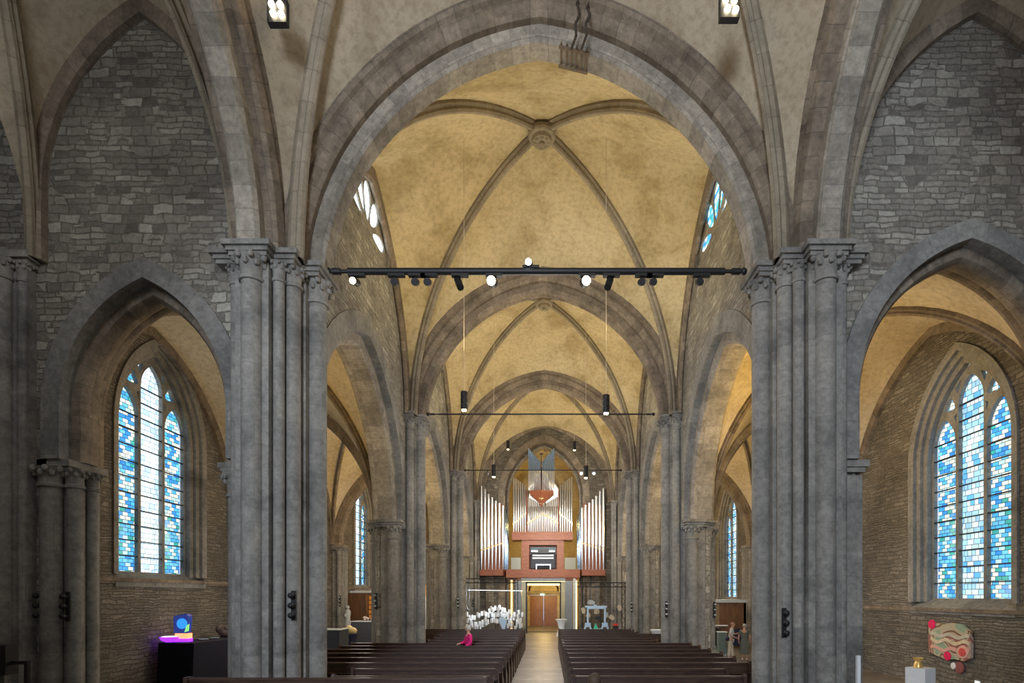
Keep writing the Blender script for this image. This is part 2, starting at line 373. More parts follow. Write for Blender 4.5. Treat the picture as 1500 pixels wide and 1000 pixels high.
    def build(s, name, mat, parent=None, smooth=35, weld=True):
        me = bpy.data.meshes.new(name)
        me.from_pydata(s.v, [], s.f)
        uvl = me.uv_layers.new(name='UVMap')
        for p, uv in zip(me.polygons, s.uv):
            if uv is None:
                nn = p.normal; ax = max(range(3), key=lambda i: abs(nn[i]))
                for li, vi in zip(p.loop_indices, p.vertices):
                    c = s.v[vi]; uvl.data[li].uv = ((c[0], c[1]) if ax == 2 else ((c[1], c[2]) if ax == 0 else (c[0], c[2])))
            else:
                for li, q in zip(p.loop_indices, uv): uvl.data[li].uv = q
        bm = bmesh.new(); bm.from_mesh(me)
        if weld: bmesh.ops.remove_doubles(bm, verts=bm.verts, dist=1e-4)
        bmesh.ops.recalc_face_normals(bm, faces=bm.faces)
        bm.to_mesh(me); bm.free()
        if smooth:
            me.shade_smooth(); me.set_sharp_from_angle(angle=math.radians(smooth))
        me.materials.append(mat)
        o = bpy.data.objects.new(name, me); col.objects.link(o)
        if parent is not None:
            o.parent = parent
            o.matrix_parent_inverse = Matrix.Translation(parent.location).inverted() if parent.get('_w') else Matrix()
        return o

def tag(o, label=None, cat=None, group=None, kind=None):
    if label: o['label'] = label
    if cat: o['category'] = cat
    if group: o['group'] = group
    if kind: o['kind'] = kind
    return o
def thing(name, label, cat, loc=(0, 0, 0), rz=0, group=None):
    """empty at the base of a thing; its parts are modelled in local coordinates"""
    o = bpy.data.objects.new(name, None); o.empty_display_size = 0.3; col.objects.link(o)
    o.location = loc; o.rotation_euler = (0, 0, rz)
    return tag(o, label, cat, group)
def struct(o): o['kind'] = 'structure'; return o
def copy_tree(o, parent=None):
    c = o.copy(); col.objects.link(c)
    if parent is not None: c.parent = parent
    for ch in list(o.children): copy_tree(ch, c)
    return c
def structroot(name, loc=(0, 0, 0)):
    o = bpy.data.objects.new(name, None); o.empty_display_size = 0.3; col.objects.link(o); o.location = loc
    return struct(o)

def pts_arch(c, a, h, z0, zb, n=14):
    """outline (u,z) of a pointed opening, from bottom left round to bottom right"""
    R = (a * a + h * h) / (2 * a); cx = R - a; tm = math.acos(max(-1, min(1, cx / R)))
    lp = [(c - a, zb)] if zb < z0 - 1e-6 else []
    left = [(c - a + R - R * math.cos(tm * i / n), z0 + R * math.sin(tm * i / n)) for i in range(n + 1)]
    right = [(2 * c - u, z) for u, z in left[:-1]][::-1]
    lp += left + right
    if zb < z0 - 1e-6: lp.append((c + a, zb))
    return lp
def circ(c, z, r, n=16, lobes=0, k=0.2):
    return [(c + r * (1 + (k * math.cos(lobes * 2 * PI * i / n) if lobes else 0)) * math.cos(2 * PI * i / n + PI / 2),
             z + r * (1 + (k * math.cos(lobes * 2 * PI * i / n) if lobes else 0)) * math.sin(2 * PI * i / n + PI / 2)) for i in range(n)]

fY = lambda u, w, z: (w, u, z)      # wall parallel to the nave: u = y, thickness along x
fX = lambda u, w, z: (u, w, z)      # wall across the church: u = x, thickness along y

YC = [11.7, 21.15, 30.6, 40.05, 49.5, 58.95]    # bay lines
XP = 5.68
Z1, Z2 = 9.6, 5.5
FACE = 5.2

# ------------------------------------------------------------------ floor
fl = MB(); fl.box(-14, 14, -3, 60.5, -0.3, 0.0); struct(fl.build('floor', M['floor'], smooth=0))

# ------------------------------------------------------------------ nave walls with arcade arches and clerestory lunettes
def clere_outline(yc):
    return pts_arch(yc, 1.93, 1.72, 13.7, 13.7, 12)
side_names = {-1: 'left', 1: 'right'}
for s in (-1, 1):
    outer = [(11.75, 0), (40.6, 0), (40.6, 17.4), (11.75, 17.4)]
    hA, hB = [], []
    for k in range(3):
        m = (YC[k] + YC[k + 1]) / 2
        hA.append(pts_arch(m, 4.35, 5.15, Z2, 0.0 + 0.001, 16)); hB.append(pts_arch(m, 3.9, 4.9, Z2, 0.001, 16))
        hA.append(clere_outline(m)); hB.append(clere_outline(m))
    w = MB(); w.slab(outer, hA, fY, s * FACE, s * 5.52); w.slab(outer, hB, fY, s * 5.52, s * 6.22)
    struct(w.build('wall_' + side_names[s], M['navewall'], smooth=0))
    # solid wall beside the tower
    w = MB(); w.box(s * 4.2, s * 6.2, 41.3, 59.2, 0, 15); struct(w.build('wall_tower_' + side_names[s], M['endwall'], smooth=0))
    # arcade arches: outer pale order flush with the nave face, inner order below
    for k in range(3):
        y0, y1 = YC[k] + 1.08, YC[k + 1] - 1.08
        a = MB()
        a.arch((s * 5.38, y0 - 0.32), (s * 5.38, y1 + 0.32), Z2, 5.0, [(0, -0.2), (0.55, -0.2), (0.55, 0.2), (0, 0.2)], 20)
        t = struct(a.build('trim_%d' % (1 + k + 3 * (s > 0)), M['hood']))
        a = MB()
        a.arch((s * 5.86, y0), (s * 5.86, y1), Z2, 4.7, [(0.08, -0.42), (0.42, -0.42), (0.42, 0.42), (0.08, 0.42), (0, 0.34), (0, -0.34)], 20)
        o = a.build('arch_soffit', M['archlight'], t)

# ------------------------------------------------------------------ vaults
def curve(p0, p1, z0, h, t, no=0.0, zs=None):
    p0 = Vector((*p0, 0)); p1 = Vector((*p1, 0)); a = (p1 - p0).length; d = (p1 - p0) / a
    R = (a * a + h * h) / (2 * a); cx = R - a; rr = R + no; tm = math.acos(max(-1, min(1, cx / rr)))
    ts = math.asin((zs - z0) / rr) if zs is not None else 0
    t = ts + (tm - ts) * t
    return p0 + d * (R - rr * math.cos(t)) + Vector((0, 0, z0 + rr * math.sin(t)))
def vault(name, xa, xb, ya, yb, z0, zboss, zx, zy, mat, ribmat, rw=0.13, rd=0.26, boss=0.42, cx=None, cy=None, tE=None, wE=None, bulge=0.12, n=20, m=8):
    """four-part rib vault. zx: crown of the arches running across (at ya, yb); zy: crown of the wall arches (at xa, xb)"""
    cx = (xa + xb) / 2 if cx is None else cx; cy = (ya + yb) / 2 if cy is None else cy
    web = MB()
    for X in (xa, xb):
        for Y in (ya, yb):
            for kind in (0, 1):
                mid = ((cx, Y) if kind == 0 else (X, cy)); he = (zx if kind == 0 else zy) - z0
                grid = []
                for i in range(n + 1):
                    t = i / n
                    if kind == 0 and tE: # (plane ya, plane yb, half span, z0, rise, offset)
                        yy = tE[0] if Y == ya else tE[1]; E = curve((cx + math.copysign(tE[2], X - cx), yy), (cx, yy), tE[3], tE[4], t, tE[5], z0)
                    elif kind == 1 and wE:
                        xx = wE[0] if X == xa else wE[1]; E = curve((xx, cy + math.copysign(wE[2], Y - cy)), (xx, cy), wE[3], wE[4], t, wE[5], z0)
                    else: E = curve((X, Y), mid, z0, he, t)
                    D = curve((X, Y), (cx, cy), z0, zboss - z0, t)
                    row = []
                    for j in range(m + 1):
                        q = j / m; P = E.lerp(D, q); P.z += bulge * math.sin(PI * q) * math.sin(PI * t * 0.5) ; row.append(P)
                    grid.append(row)
                for i in range(n):
                    for j in range(m):
                        web.face([grid[i][j], grid[i + 1][j], grid[i + 1][j + 1], grid[i][j + 1]])
    o = web.build(name, mat, smooth=60); struct(o)
    prof = [(0.06, -rw), (-rd * .35, -rw), (-rd * .55, -rw * .55), (-rd * .8, -rw * .62), (-rd, -rw * .3), (-rd, rw * .3), (-rd * .8, rw * .62), (-rd * .55, rw * .55), (-rd * .35, rw), (0.06, rw)]
    for X in (xa, xb):
        for Y in (ya, yb):
            r = MB(); r.half_arch((X, Y), (cx, cy), z0, zboss - z0, prof, 24); r.build('rib', ribmat, o)
    if boss:
        b = MB(); zb = zboss
        b.lathe(cx, cy, [(boss * .55, zb + .05), (boss * .8, zb - .12), (boss * .98, zb - .2), (boss, zb - .3), (boss * .9, zb - .36), (boss * .72, zb - .38), (boss * .66, zb - .48), (boss * .45, zb - .52), (boss * .2, zb - .5), (0.001, zb - .56)], 24)
        for i in range(8):
            t = 2 * PI * i / 8; b.ball((cx + boss * .46 * math.cos(t), cy + boss * .46 * math.sin(t), zb - .47), boss * .17, 8, 6)
        b.ball((cx, cy, zb - .5), boss * .22, 8, 6)
        b.build('boss', M['rib'], o)
    return o

# transverse nave arches
INN = [(0.10, -0.28), (0.40, -0.28), (0.40, 0.28), (0.10, 0.28), (0, 0.2), (0, -0.2)]
OUT = [(0.36, -0.5), (0.5, -0.56), (0.62, -0.52), (0.66, -0.6), (0.8, -0.62), (0.8, 0.62), (0.66, 0.6), (0.62, 0.52), (0.5, 0.56), (0.36, 0.5), (0.30, 0.42), (0.30, -0.42)]
for k in range(3):
    a = MB(); a.arch((-4.54, YC[k]), (4.54, YC[k]), 9.15, 5.2, INN, 28, zs=Z1); t = struct(a.build('trim_%d' % (10 + k), M['archlight'] if k == 0 else M['arch']))
    a = MB(); a.arch((-4.54, YC[k]), (4.54, YC[k]), 9.15, 5.2, OUT, 28, zs=Z1 - .14); a.build('arch_moulding', M['arch'], t)
for k in range(3):
    vault('ceiling_%d' % (1 + k), -4.95, 4.95, YC[k] + .45, YC[k + 1] - (.45 if k < 2 else .1), Z1 - .1, 16.8, 15.05, 15.6, M['plaster'], M['rib'], boss=0.42,
          tE=(YC[k] + .4, YC[k + 1] - (.4 if k < 2 else .05), 4.54, 9.15, 5.2, .62), wE=(-5.14, 5.14, 4.2, Z1 - .1, 5.98, 0))
    for s in (-1, 1):     # wall ribs
        a = MB(); a.arch((s * 5.12, YC[k] + .5), (s * 5.12, YC[k + 1] - (.5 if k < 2 else .15)), Z1 - .1, 5.95, [(-.26, -.1), (.1, -.1), (.1, .1), (-.26, .1), (-.34, .03), (-.34, -.03)], 22)
        struct(a.build('trim_%d' % (20 + k * 2 + (s > 0)), M['arch']))
# crossing vault and side vaults over the camera
vault('ceiling_4', -5.0, 5.0, 2.75, 11.2, Z1 - .1, 17.9, 15.05, 14.75, M['plaster_grey'], M['rib'], rw=.14, rd=.3, tE=(2.3, 11.3, 4.54, 9.15, 5.2, .62), wE=(-5.3, 5.3, 3.66, 9.3, 4.85, .62))
SB = {-1: (-10.3, -6.2), 1: (6.2, 11.75)}
vault('ceiling_5', -10.3, -6.05, 2.7, 11.15, Z1 - .1, 16.2, 14.95, 14.75, M['plaster_grey'], M['rib'], cx=-8.08, wE=(-10.4, -6.05, 3.66, 9.3, 4.85, .62), tE=(2.6, 11.14, 1.98, 10.9, 3.6, .22))
vault('ceiling_6', 6.05, 11.75, 2.7, 11.15, Z1 - .1, 16.2, 14.95, 14.75, M['plaster_grey'], M['rib'], cx=8.88, wE=(6.05, 11.85, 3.66, 9.3, 4.85, .62), tE=(2.6, 11.14, 2.7, 10.15, 4.35, .22))
for s in (-1, 1):
    a = MB(); a.arch((s * XP, 3.3), (s * XP, 10.62), 9.3, 4.85, [(0.08, -.24), (.4, -.24), (.4, .24), (.08, .24), (0, .17), (0, -.17)], 26, zs=Z1)
    t = struct(a.build('trim_%d' % (30 + (s > 0)), M['archlight']))
    a = MB(); a.arch((s * XP, 3.3), (s * XP, 10.62), 9.3, 4.85, [(.32, -.47), (.5, -.53), (.62, -.48), (.8, -.55), (.8, .55), (.62, .48), (.5, .53), (.32, .47), (.28, .4), (.28, -.4)], 26, zs=Z1)
    a.build('arch_moulding', M['arch'], t)

# ------------------------------------------------------------------ west walls of the side bays (with the openings into the aisles)
SIDE = {-1: dict(c=-8.1, a=1.7, z0=6.6, h=2.6, x0=-14, x1=-6.1, fx=(-10.3, -5.78)), 1: dict(c=8.85, a=2.3, z0=6.9, h=3.1, x0=6.1, x1=14, fx=(5.95, 11.8))}
for s in (-1, 1):
    d = SIDE[s]
    outer = [(d['x0'], 0), (d['x1'], 0), (d['x1'], 17), (d['x0'], 17)]
    w = MB()
    w.slab(outer, [pts_arch(d['c'], d['a'] + .3, d['h'] + .3, d['z0'], .001)], fX, 11.2, 11.5)
    w.slab(outer, [pts_arch(d['c'], d['a'] + .1, d['h'] + .1, d['z0'], .001)], fX, 11.5, 12.2)
    struct(w.build('wall_west_bay_' + side_names[s], M['rubble'], smooth=0))
    p0, p1 = (d['c'] - d['a'], 11.32), (d['c'] + d['a'], 11.32)
    a = MB(); a.arch(p0, p1, d['z0'], d['h'], [(0.0, .14), (.06, .17), (.38, .17), (.38, -.17), (0, -.17)], 20, base=Z2)
    t = struct(a.build('trim_%d' % (34 + (s > 0)), M['hood']))
    a = MB(); q0, q1 = (d['c'] - d['a'] + .22, 11.68), (d['c'] + d['a'] - .22, 11.68)
    a.arch(q0, q1, d['z0'], d['h'] - .25, [(0.05, .22), (.45, .22), (.45, -.22), (.05, -.22), (0, -.14), (0, .14)], 20, base=Z2); a.build('arch_order', M['arch'], t)
    a = MB(); q0, q1 = (d['c'] - d['a'] + .05, 12.08), (d['c'] + d['a'] - .05, 12.08)
    a.arch(q0, q1, d['z0'], d['h'] - .1, [(0.05, .2), (.45, .2), (.45, -.2), (.05, -.2), (0, -.12), (0, .12)], 20, base=Z2); a.build('arch_order', M['arch'], t)
    # wall arch over the bay
    a = MB(); x0, x1 = d['fx']
    cf, af, zf, hf = (-8.08, 1.98, 10.9, 3.6) if s < 0 else (8.88, 2.7, 10.15, 4.35)
    a.arch((cf - af, 11.12), (cf + af, 11.12), zf, hf, [(0, .08), (.06, .12), (.3, .12), (.3, -.12), (.06, -.12), (0, -.08)], 22, base=9.5); struct(a.build('trim_%d' % (36 + (s > 0)), M['arch']))

# ------------------------------------------------------------------ aisles
XW = 11.8
WIN = {-1: dict(z0=3.4, dz=0.0, str=3.1), 1: dict(z0=2.6, dz=-0.85, str=2.3)}
WCY = {-1: [17.05, 26.2, 35.6, 44.8, 54.1], 1: [15.5, 25.6, 35.3, 44.8, 54.1]}
nwin = [0]
def aisle_window(s, yc, zs, dz):
    """three-light window: stone frame with tracery, glass set back in the wall"""
    nwin[0] += 1
    w2 = 1.56; zap = 10.15 + dz; zsp = 7.6 + dz; xg = s * (XW + .42)
    fr = MB()
    lights = []
    for c, a, zt in ((yc - 1.03, .46, 8.85 + dz), (yc, .46, 9.85 + dz), (yc + 1.03, .46, 8.85 + dz)):
        lights.append(pts_arch(c, a, .78, zt - .78, zs, 7))
    foils = [circ(yc - .80, 9.2 + dz, .19, 18, 3, .22), circ(yc + .80, 9.2 + dz, .19, 18, 3, .22)]
    tris = [[(yc - .50, 9.45 + dz), (yc - .36, 9.80 + dz), (yc - .58, 9.66 + dz)], [(yc + .36, 9.80 + dz), (yc + .50, 9.45 + dz), (yc + .58, 9.66 + dz)],
            [(yc - .56, 8.62 + dz), (yc - .52, 8.9 + dz), (yc - .64, 8.82 + dz)], [(yc + .52, 8.9 + dz), (yc + .56, 8.62 + dz), (yc + .64, 8.82 + dz)]]
    out = pts_arch(yc, w2, zap - zsp, zsp, zs - .05, 14)
    fr.slab(out, lights + foils + tris, fY, xg - s * .04, xg + s * .08)
    root = fr.build('window_%d' % nwin[0], M['stone'], smooth=0); struct(root)
    for i, (lo, hi, mt) in enumerate(((yc - 1.5, yc - .5, 'glassA'), (yc - .5, yc + .5, 'glassB'), (yc + .5, yc + 1.5, 'glassA'))):
        g = MB()
        zt = (9.6, 10.1, 9.6)[i] + dz
        if s < 0 and i == 1: mt = 'glassE'
        pane = [(lo, zs), (hi, zs), (hi, zt), (lo, zt)]
        # clip the pane to the outer outline by using the outline's own points
        def top(u):
            a = w2; h = zap - zsp; R = (a * a + h * h) / (2 * a); x = abs(u - yc); q = R * R - (x + R - a) ** 2
            return zsp + math.sqrt(max(q, 0))
        us = [lo + (hi - lo) * j / 10 for j in range(11)]
        for j in range(10):
            u0, u1 = us[j], us[j + 1]; z0_, z1_ = top(u0), top(u1)
            x = xg + s * .12
            q = [(u0, zs), (u1, zs), (u1, z1_), (u0, z0_)]
            g.face([(x, u, z) for u, z in q], [(u - lo, z) for u, z in q])
        g.build('glass', M[mt], root, smooth=0)
    br = MB()
    for i, c in enumerate((yc - 1.03, yc, yc + 1.03)):
        z = zs + .47; top_ = (8.3, 9.3, 8.3)[i] + dz
        while z < top_: br.box(xg - s * .02, xg + s * .03, c - .46, c + .46, z - .016, z + .016); z += .47
    br.build('saddle_bars', M['iron'], root, smooth=0)
    # stepped, moulded reveal and sloping sill
    for j, (gr, xx, mt) in enumerate(((0.0, .30, 'stone'), (.14, .17, 'stone'), (.28, .04, 'stone'))):
        a = MB()
        p = [(0, -.07), (.05, -.1), (.2, -.1), (.2, .1), (0, .07)]
        a.arch((s * (XW + xx), yc - w2 - gr), (s * (XW + xx), yc + w2 + gr), zsp, zap - zsp + gr * 1.3, p, 16, base=zs - .1); a.build('jamb_moulding', M[mt], root)
    sl = MB()
    for pts in ([(XW - .06, zs - .3), (XW + .44, zs + .02), (XW + .44, zs - .45), (XW - .06, zs - .45)],):
        ys = (yc - w2 - .42, yc + w2 + .42)
        A = [(s * x, ys[0], z) for x, z in pts]; B = [(s * x, ys[1], z) for x, z in pts]
        for i in range(4): j = (i + 1) % 4; sl.face([A[i], A[j], B[j], B[i]])
        sl.face(A); sl.face(B[::-1])
    sl.build('window_sill', M['hood'], root, smooth=0)
    return root
for s in (-1, 1):
    d = WIN[s]; holes = []
    for yc in WCY[s]:
        zap = 10.15 + d['dz']; zsp = 7.6 + d['dz']
        holes.append(pts_arch(yc, 1.95, zap - zsp + .5, zsp, d['z0'] - .4, 14))
    w = MB(); w.slab([(12.2, 0), (60, 0), (60, 12), (12.2, 12)], holes, fY, s * XW, s * (XW + .75))
    struct(w.build('wall_aisle_' + side_names[s], M['aislewall'], smooth=0))
    for yc in WCY[s]: aisle_window(s, yc, d['z0'], d['dz'])
    zc = 3.2 if s < 0 else 2.33
    t = MB()
    for i in range(5):
        y0, y1 = YC[i] + .55, (YC[i + 1] if i < 5 else 59) - .55
        t.box(s * (XW - .1), s * (XW + .02), y0, y1, zc - .1, zc); t.box(s * (XW - .05), s * (XW + .02), y0, y1, zc - .16, zc - .1)
    struct(t.build('trim_%d' % (40 + (s > 0)), M['arch'], smooth=0))
    # aisle vaults and cross arches, responds on the outer wall
    xi, xo = s * 6.3, s * (XW - .05)
    for i in range(5):
        vault('ceiling_%d' % (10 + i + 5 * (s > 0)), min(xi, xo), max(xi, xo), YC[i] + .4, YC[i + 1] - .4, Z2, 11.0, 10.2, 10.75, M['plaster_aisle'], M['arch'], rw=.1, rd=.2, boss=.28, bulge=.1, n=16, m=6)
        a = MB(); a.arch((s * (XW - .05), YC[i] + .5), (s * (XW - .05), YC[i + 1] - .5), Z2, 5.2, [(-.2, -.09), (.1, -.09), (.1, .09), (-.2, .09)], 18)
        struct(a.build('trim_%d' % (50 + i + 5 * (s > 0)), M['arch']))
    for i in range(1, 5):
        a = MB(); a.arch((s * 6.55, YC[i]), (s * (XW - .45), YC[i]), Z2, 4.1, [(0.06, -.28), (.3, -.28), (.34, -.42), (.7, -.42), (.7, .42), (.34, .42), (.3, .28), (.06, .28), (0, .2), (0, -.2)], 20)
        struct(a.build('trim_%d' % (60 + i + 5 * (s > 0)), M['arch']))
    w = MB(); w.box(min(s * 6, s * 12.6), max(s * 6, s * 12.6), 59.2, 59.8, 0, 12); struct(w.build('wall_aisle_end_' + side_names[s], M['endwall'], smooth=0))

# ------------------------------------------------------------------ clerestory windows
for s in (-1, 1):
    for k in range(3):
        m_ = (YC[k] + YC[k + 1]) / 2; nwin[0] += 1
        out = pts_arch(m_, 1.93, 1.72, 13.7, 13.7, 12)
        holes = []
        for ang, r0, ln, wd in ((90, .25, 1.15, .30), (52, .42, 1.1, .27), (128, .42, 1.1, .27), (15, .5, 1.2, .19), (165, .5, 1.2, .19)):
            t = math.radians(ang); c = (m_ + (r0 + ln / 2) * math.cos(t), 13.72 + (r0 + ln / 2) * math.sin(t)); hp = []
            for i in range(14):
                q = 2 * PI * i / 14; u = ln / 2 * math.cos(q); v = wd * math.sin(q) * (1 + .35 * math.cos(q))
                hp.append((c[0] + u * math.cos(t) - v * math.sin(t), c[1] + u * math.sin(t) + v * math.cos(t)))
            holes.append(hp)
        f = MB(); f.slab(out, holes, fY, s * 5.24, s * 5.29)
        r = struct(f.build('window_%d' % nwin[0], M['archlight'], smooth=0))
        g = MB(); x = s * 5.30
        tri = tessellate_polygon([[Vector((u, z, 0)) for u, z in out]])
        for t in tri: g.face([(x, out[i][0], out[i][1]) for i in t], [(out[i][0], out[i][1]) for i in t])
        g.build('glass', M['glassC'] if s < 0 else M['glassD'], r, smooth=0)
        a = MB(); a.arch((s * 5.2, m_ - 1.86), (s * 5.2, m_ + 1.86), 13.7, 1.72, [(0, -.05), (.1, -.05), (.1, .05), (0, .05)], 14); a.build('jamb_moulding', M['stone'], r)

# ------------------------------------------------------------------ west end of the nave, tower room
w = MB(); TC = -0.12
w.slab([(-5.3, 0), (5.3, 0), (5.3, 17), (-5.3, 17)], [pts_arch(TC, 2.95, 4.1, 10.0, .001, 18)], fX, 40.05, 40.46)
w.slab([(-5.3, 0), (5.3, 0), (5.3, 17), (-5.3, 17)], [pts_arch(TC, 2.72, 3.85, 10.0, .001, 18)], fX, 40.46, 41.4)
struct(w.build('wall_back', M['endwall'], smooth=0))
a = MB(); a.arch((TC - 2.85, 40.25), (TC + 2.85, 40.25), 10.0, 4.0, [(0, .22), (.05, .26), (.5, .26), (.5, -.26), (0, -.26)], 22, base=.0)
t = struct(a.build('trim_70', M['arch']))
a = MB(); a.arch((TC - 2.62, 40.93), (TC + 2.62, 40.93), 10.0, 3.75, [(0, .4), (.3, .4), (.3, -.4), (0, -.4)], 22, base=.0); a.build('arch_order', M['archlight'], t)
a = MB(); a.arch((-4.95, 39.95), (4.95, 39.95), Z1 - .1, 5.9, [(-.3, .15), (.15, .15), (.15, -.15), (-.3, -.15), (-.4, -.05), (-.4, .05)], 24); struct(a.build('trim_71', M['arch']))
# pilaster strips on the west wall
for i, x in enumerate((-4.05, 3.65)):
    p = MB(); p.box(x - .3, x + .3, 39.75, 40.06, 0, 8.6); p.box(x - .36, x + .36, 39.7, 40.06, 8.6, 8.8); struct(p.build('trim_%d' % (72 + i), M['endwall'], smooth=0))
vault('ceiling_20', -4.2, 4.2, 41.4, 48.0, 9.5, 15.0, 14.2, 14.2, M['plaster'], M['rib'], rw=.1, rd=.2, boss=.25, n=14, m=5)
nwin[0] += 1
w = MB(); w.slab([(-4.3, 0), (4.3, 0), (4.3, 15.2), (-4.3, 15.2)], [pts_arch(-.1, 1.45, 2.2, 11.0, 8.2, 12), [(-1.42, .001), (-1.42, 2.72), (1.0, 2.72), (1.0, .001)]], fX, 48.0, 48.6)
struct(w.build('wall_tower_end', M['plaster'], smooth=0))
g = MB(); out = pts_arch(-.1, 1.45, 2.2, 11.0, 8.2, 12)
for t in tessellate_polygon([[Vector((u, z, 0)) for u, z in out]]): g.face([(out[i][0], 48.4, out[i][1]) for i in t], [out[i] for i in t])
wr = struct(g.build('window_%d' % nwin[0], M['sky_glass'], smooth=0))
g = MB(); g.box(-.16, -.04, 48.2, 48.35, 8.2, 13.1); g.build('mullion', M['stone'], wr, smooth=0)
a = MB(); a.arch((-1.55, 47.95), (1.35, 47.95), 11.0, 2.2, [(0, -.1), (.2, -.1), (.2, .1), (0, .1)], 14, base=8.2); a.build('jamb_moulding', M['archlight'], wr)
# door in the tower
dr = structroot('door_1', (-.21, 48.2, 0))
for sx in (-1, 1):
    b = MB(); x0, x1 = (sx * .02, sx * 1.2)
    b.box(x0, x1, -.05, .03, .02, 2.7); lf = b.build('door_leaf', M['door_wood'], dr, smooth=0)
    for z0, z1 in ((.15, 1.25), (1.4, 2.55)):
        b = MB(); b.box(sx * .14, sx * 1.08, -.09, -.05, z0, z1); b.build('door_panel', M['door_wood'], lf, smooth=0)
    b = MB(); b.tube((sx * .1, -.12, 1.1), (sx * .1, -.12, 1.35), .02, 8); b.build('door_handle', M['brass'], lf)
b = MB(); b.box(-1.35, 1.35, -.3, -.05, 2.72, 2.95); b.box(-1.35, 1.35, -.22, -.05, 3.0, 3.1); b.build('door_lintel', M['archlight'], dr, smooth=0)
b = MB(); b.arch((-1.2, -.12), (1.2, -.12), 3.1, .75, [(0, -.08), (.14, -.08), (.14, .08), (0, .08)], 12); b.build('door_arch', M['arch'], dr)
ex = MB(); ex.box(-.17, .17, 0, .06, 0, .13); e = ex.build('exit_sign', M['exit'], smooth=0); e.location = (-.33, 47.82, 2.72)
tag(e, 'small green lit exit sign above the wooden tower door', 'sign')

# ------------------------------------------------------------------ piers
def cross(h, w, ar, extra=0):
    """plan of a cross-shaped pier: core half h, arm half width w, arm length per direction (E,N,W,S) in local axes"""
    e, n_, w_, s_ = ar
    return [(w, -h), (h, -h), (h, -w), (s_, -w), (s_, w), (h, w), (h, h), (w, h), (w, w_), (-w, w_), (-w, h), (-h, h), (-h, w), (-n_, w), (-n_, -w), (-h, -w), (-h, -h), (-w, -h), (-w, -e), (w, -e)]
def capital_at(mb, x, y, zt, r, big=1.0):
    """bell capital with leaves, top of the bell at zt"""
    h = .42 * big
    mb.lathe(x, y, [(r, zt - h - .06), (r * 1.2, zt - h - .05), (r * 1.25, zt - h), (r * 1.05, zt - h + .03), (r * 1.08, zt - h * .6), (r * 1.3, zt - h * .25), (r * 1.6, zt)], 18)
    for ring, zf, rr in ((0, .35, 1.28), (1, .12, 1.6)):
        for i in range(8):
            t = 2 * PI * (i + .5 * ring) / 8
            mb.ball((x + r * rr * math.cos(t), y + r * rr * math.sin(t), zt - h * zf), r * .3, 7, 5, (1, 1, 1.2))
def base_at(mb, x, y, r):
    mb.lathe(x, y, [(r * 1.55, 0), (r * 1.55, .42), (r * 1.5, .46), (r * 1.6, .52), (r * 1.5, .6), (r * 1.2, .63), (r * 1.28, .70), (r * 1.12, .76), (r, .78)], 20)
def bracket(parent_label, x, y, z, rz=0, light=False):
    o = thing('wall_bracket', parent_label, 'bracket', (x, y, z), rz)
    b = MB(); b.box(-.045, .045, -.03, .0, -.3, .3); b.build('back_plate', M['iron'], o, smooth=0)
    for dz in (-.2, 0, .2):
        k = MB(); k.tube((0, -.03, dz), (0, -.13, dz), .03, 8); k.ball((0, -.14, dz), .06, 10, 6); k.build('knob', M['steel'] if light else M['iron'], o)
    return o

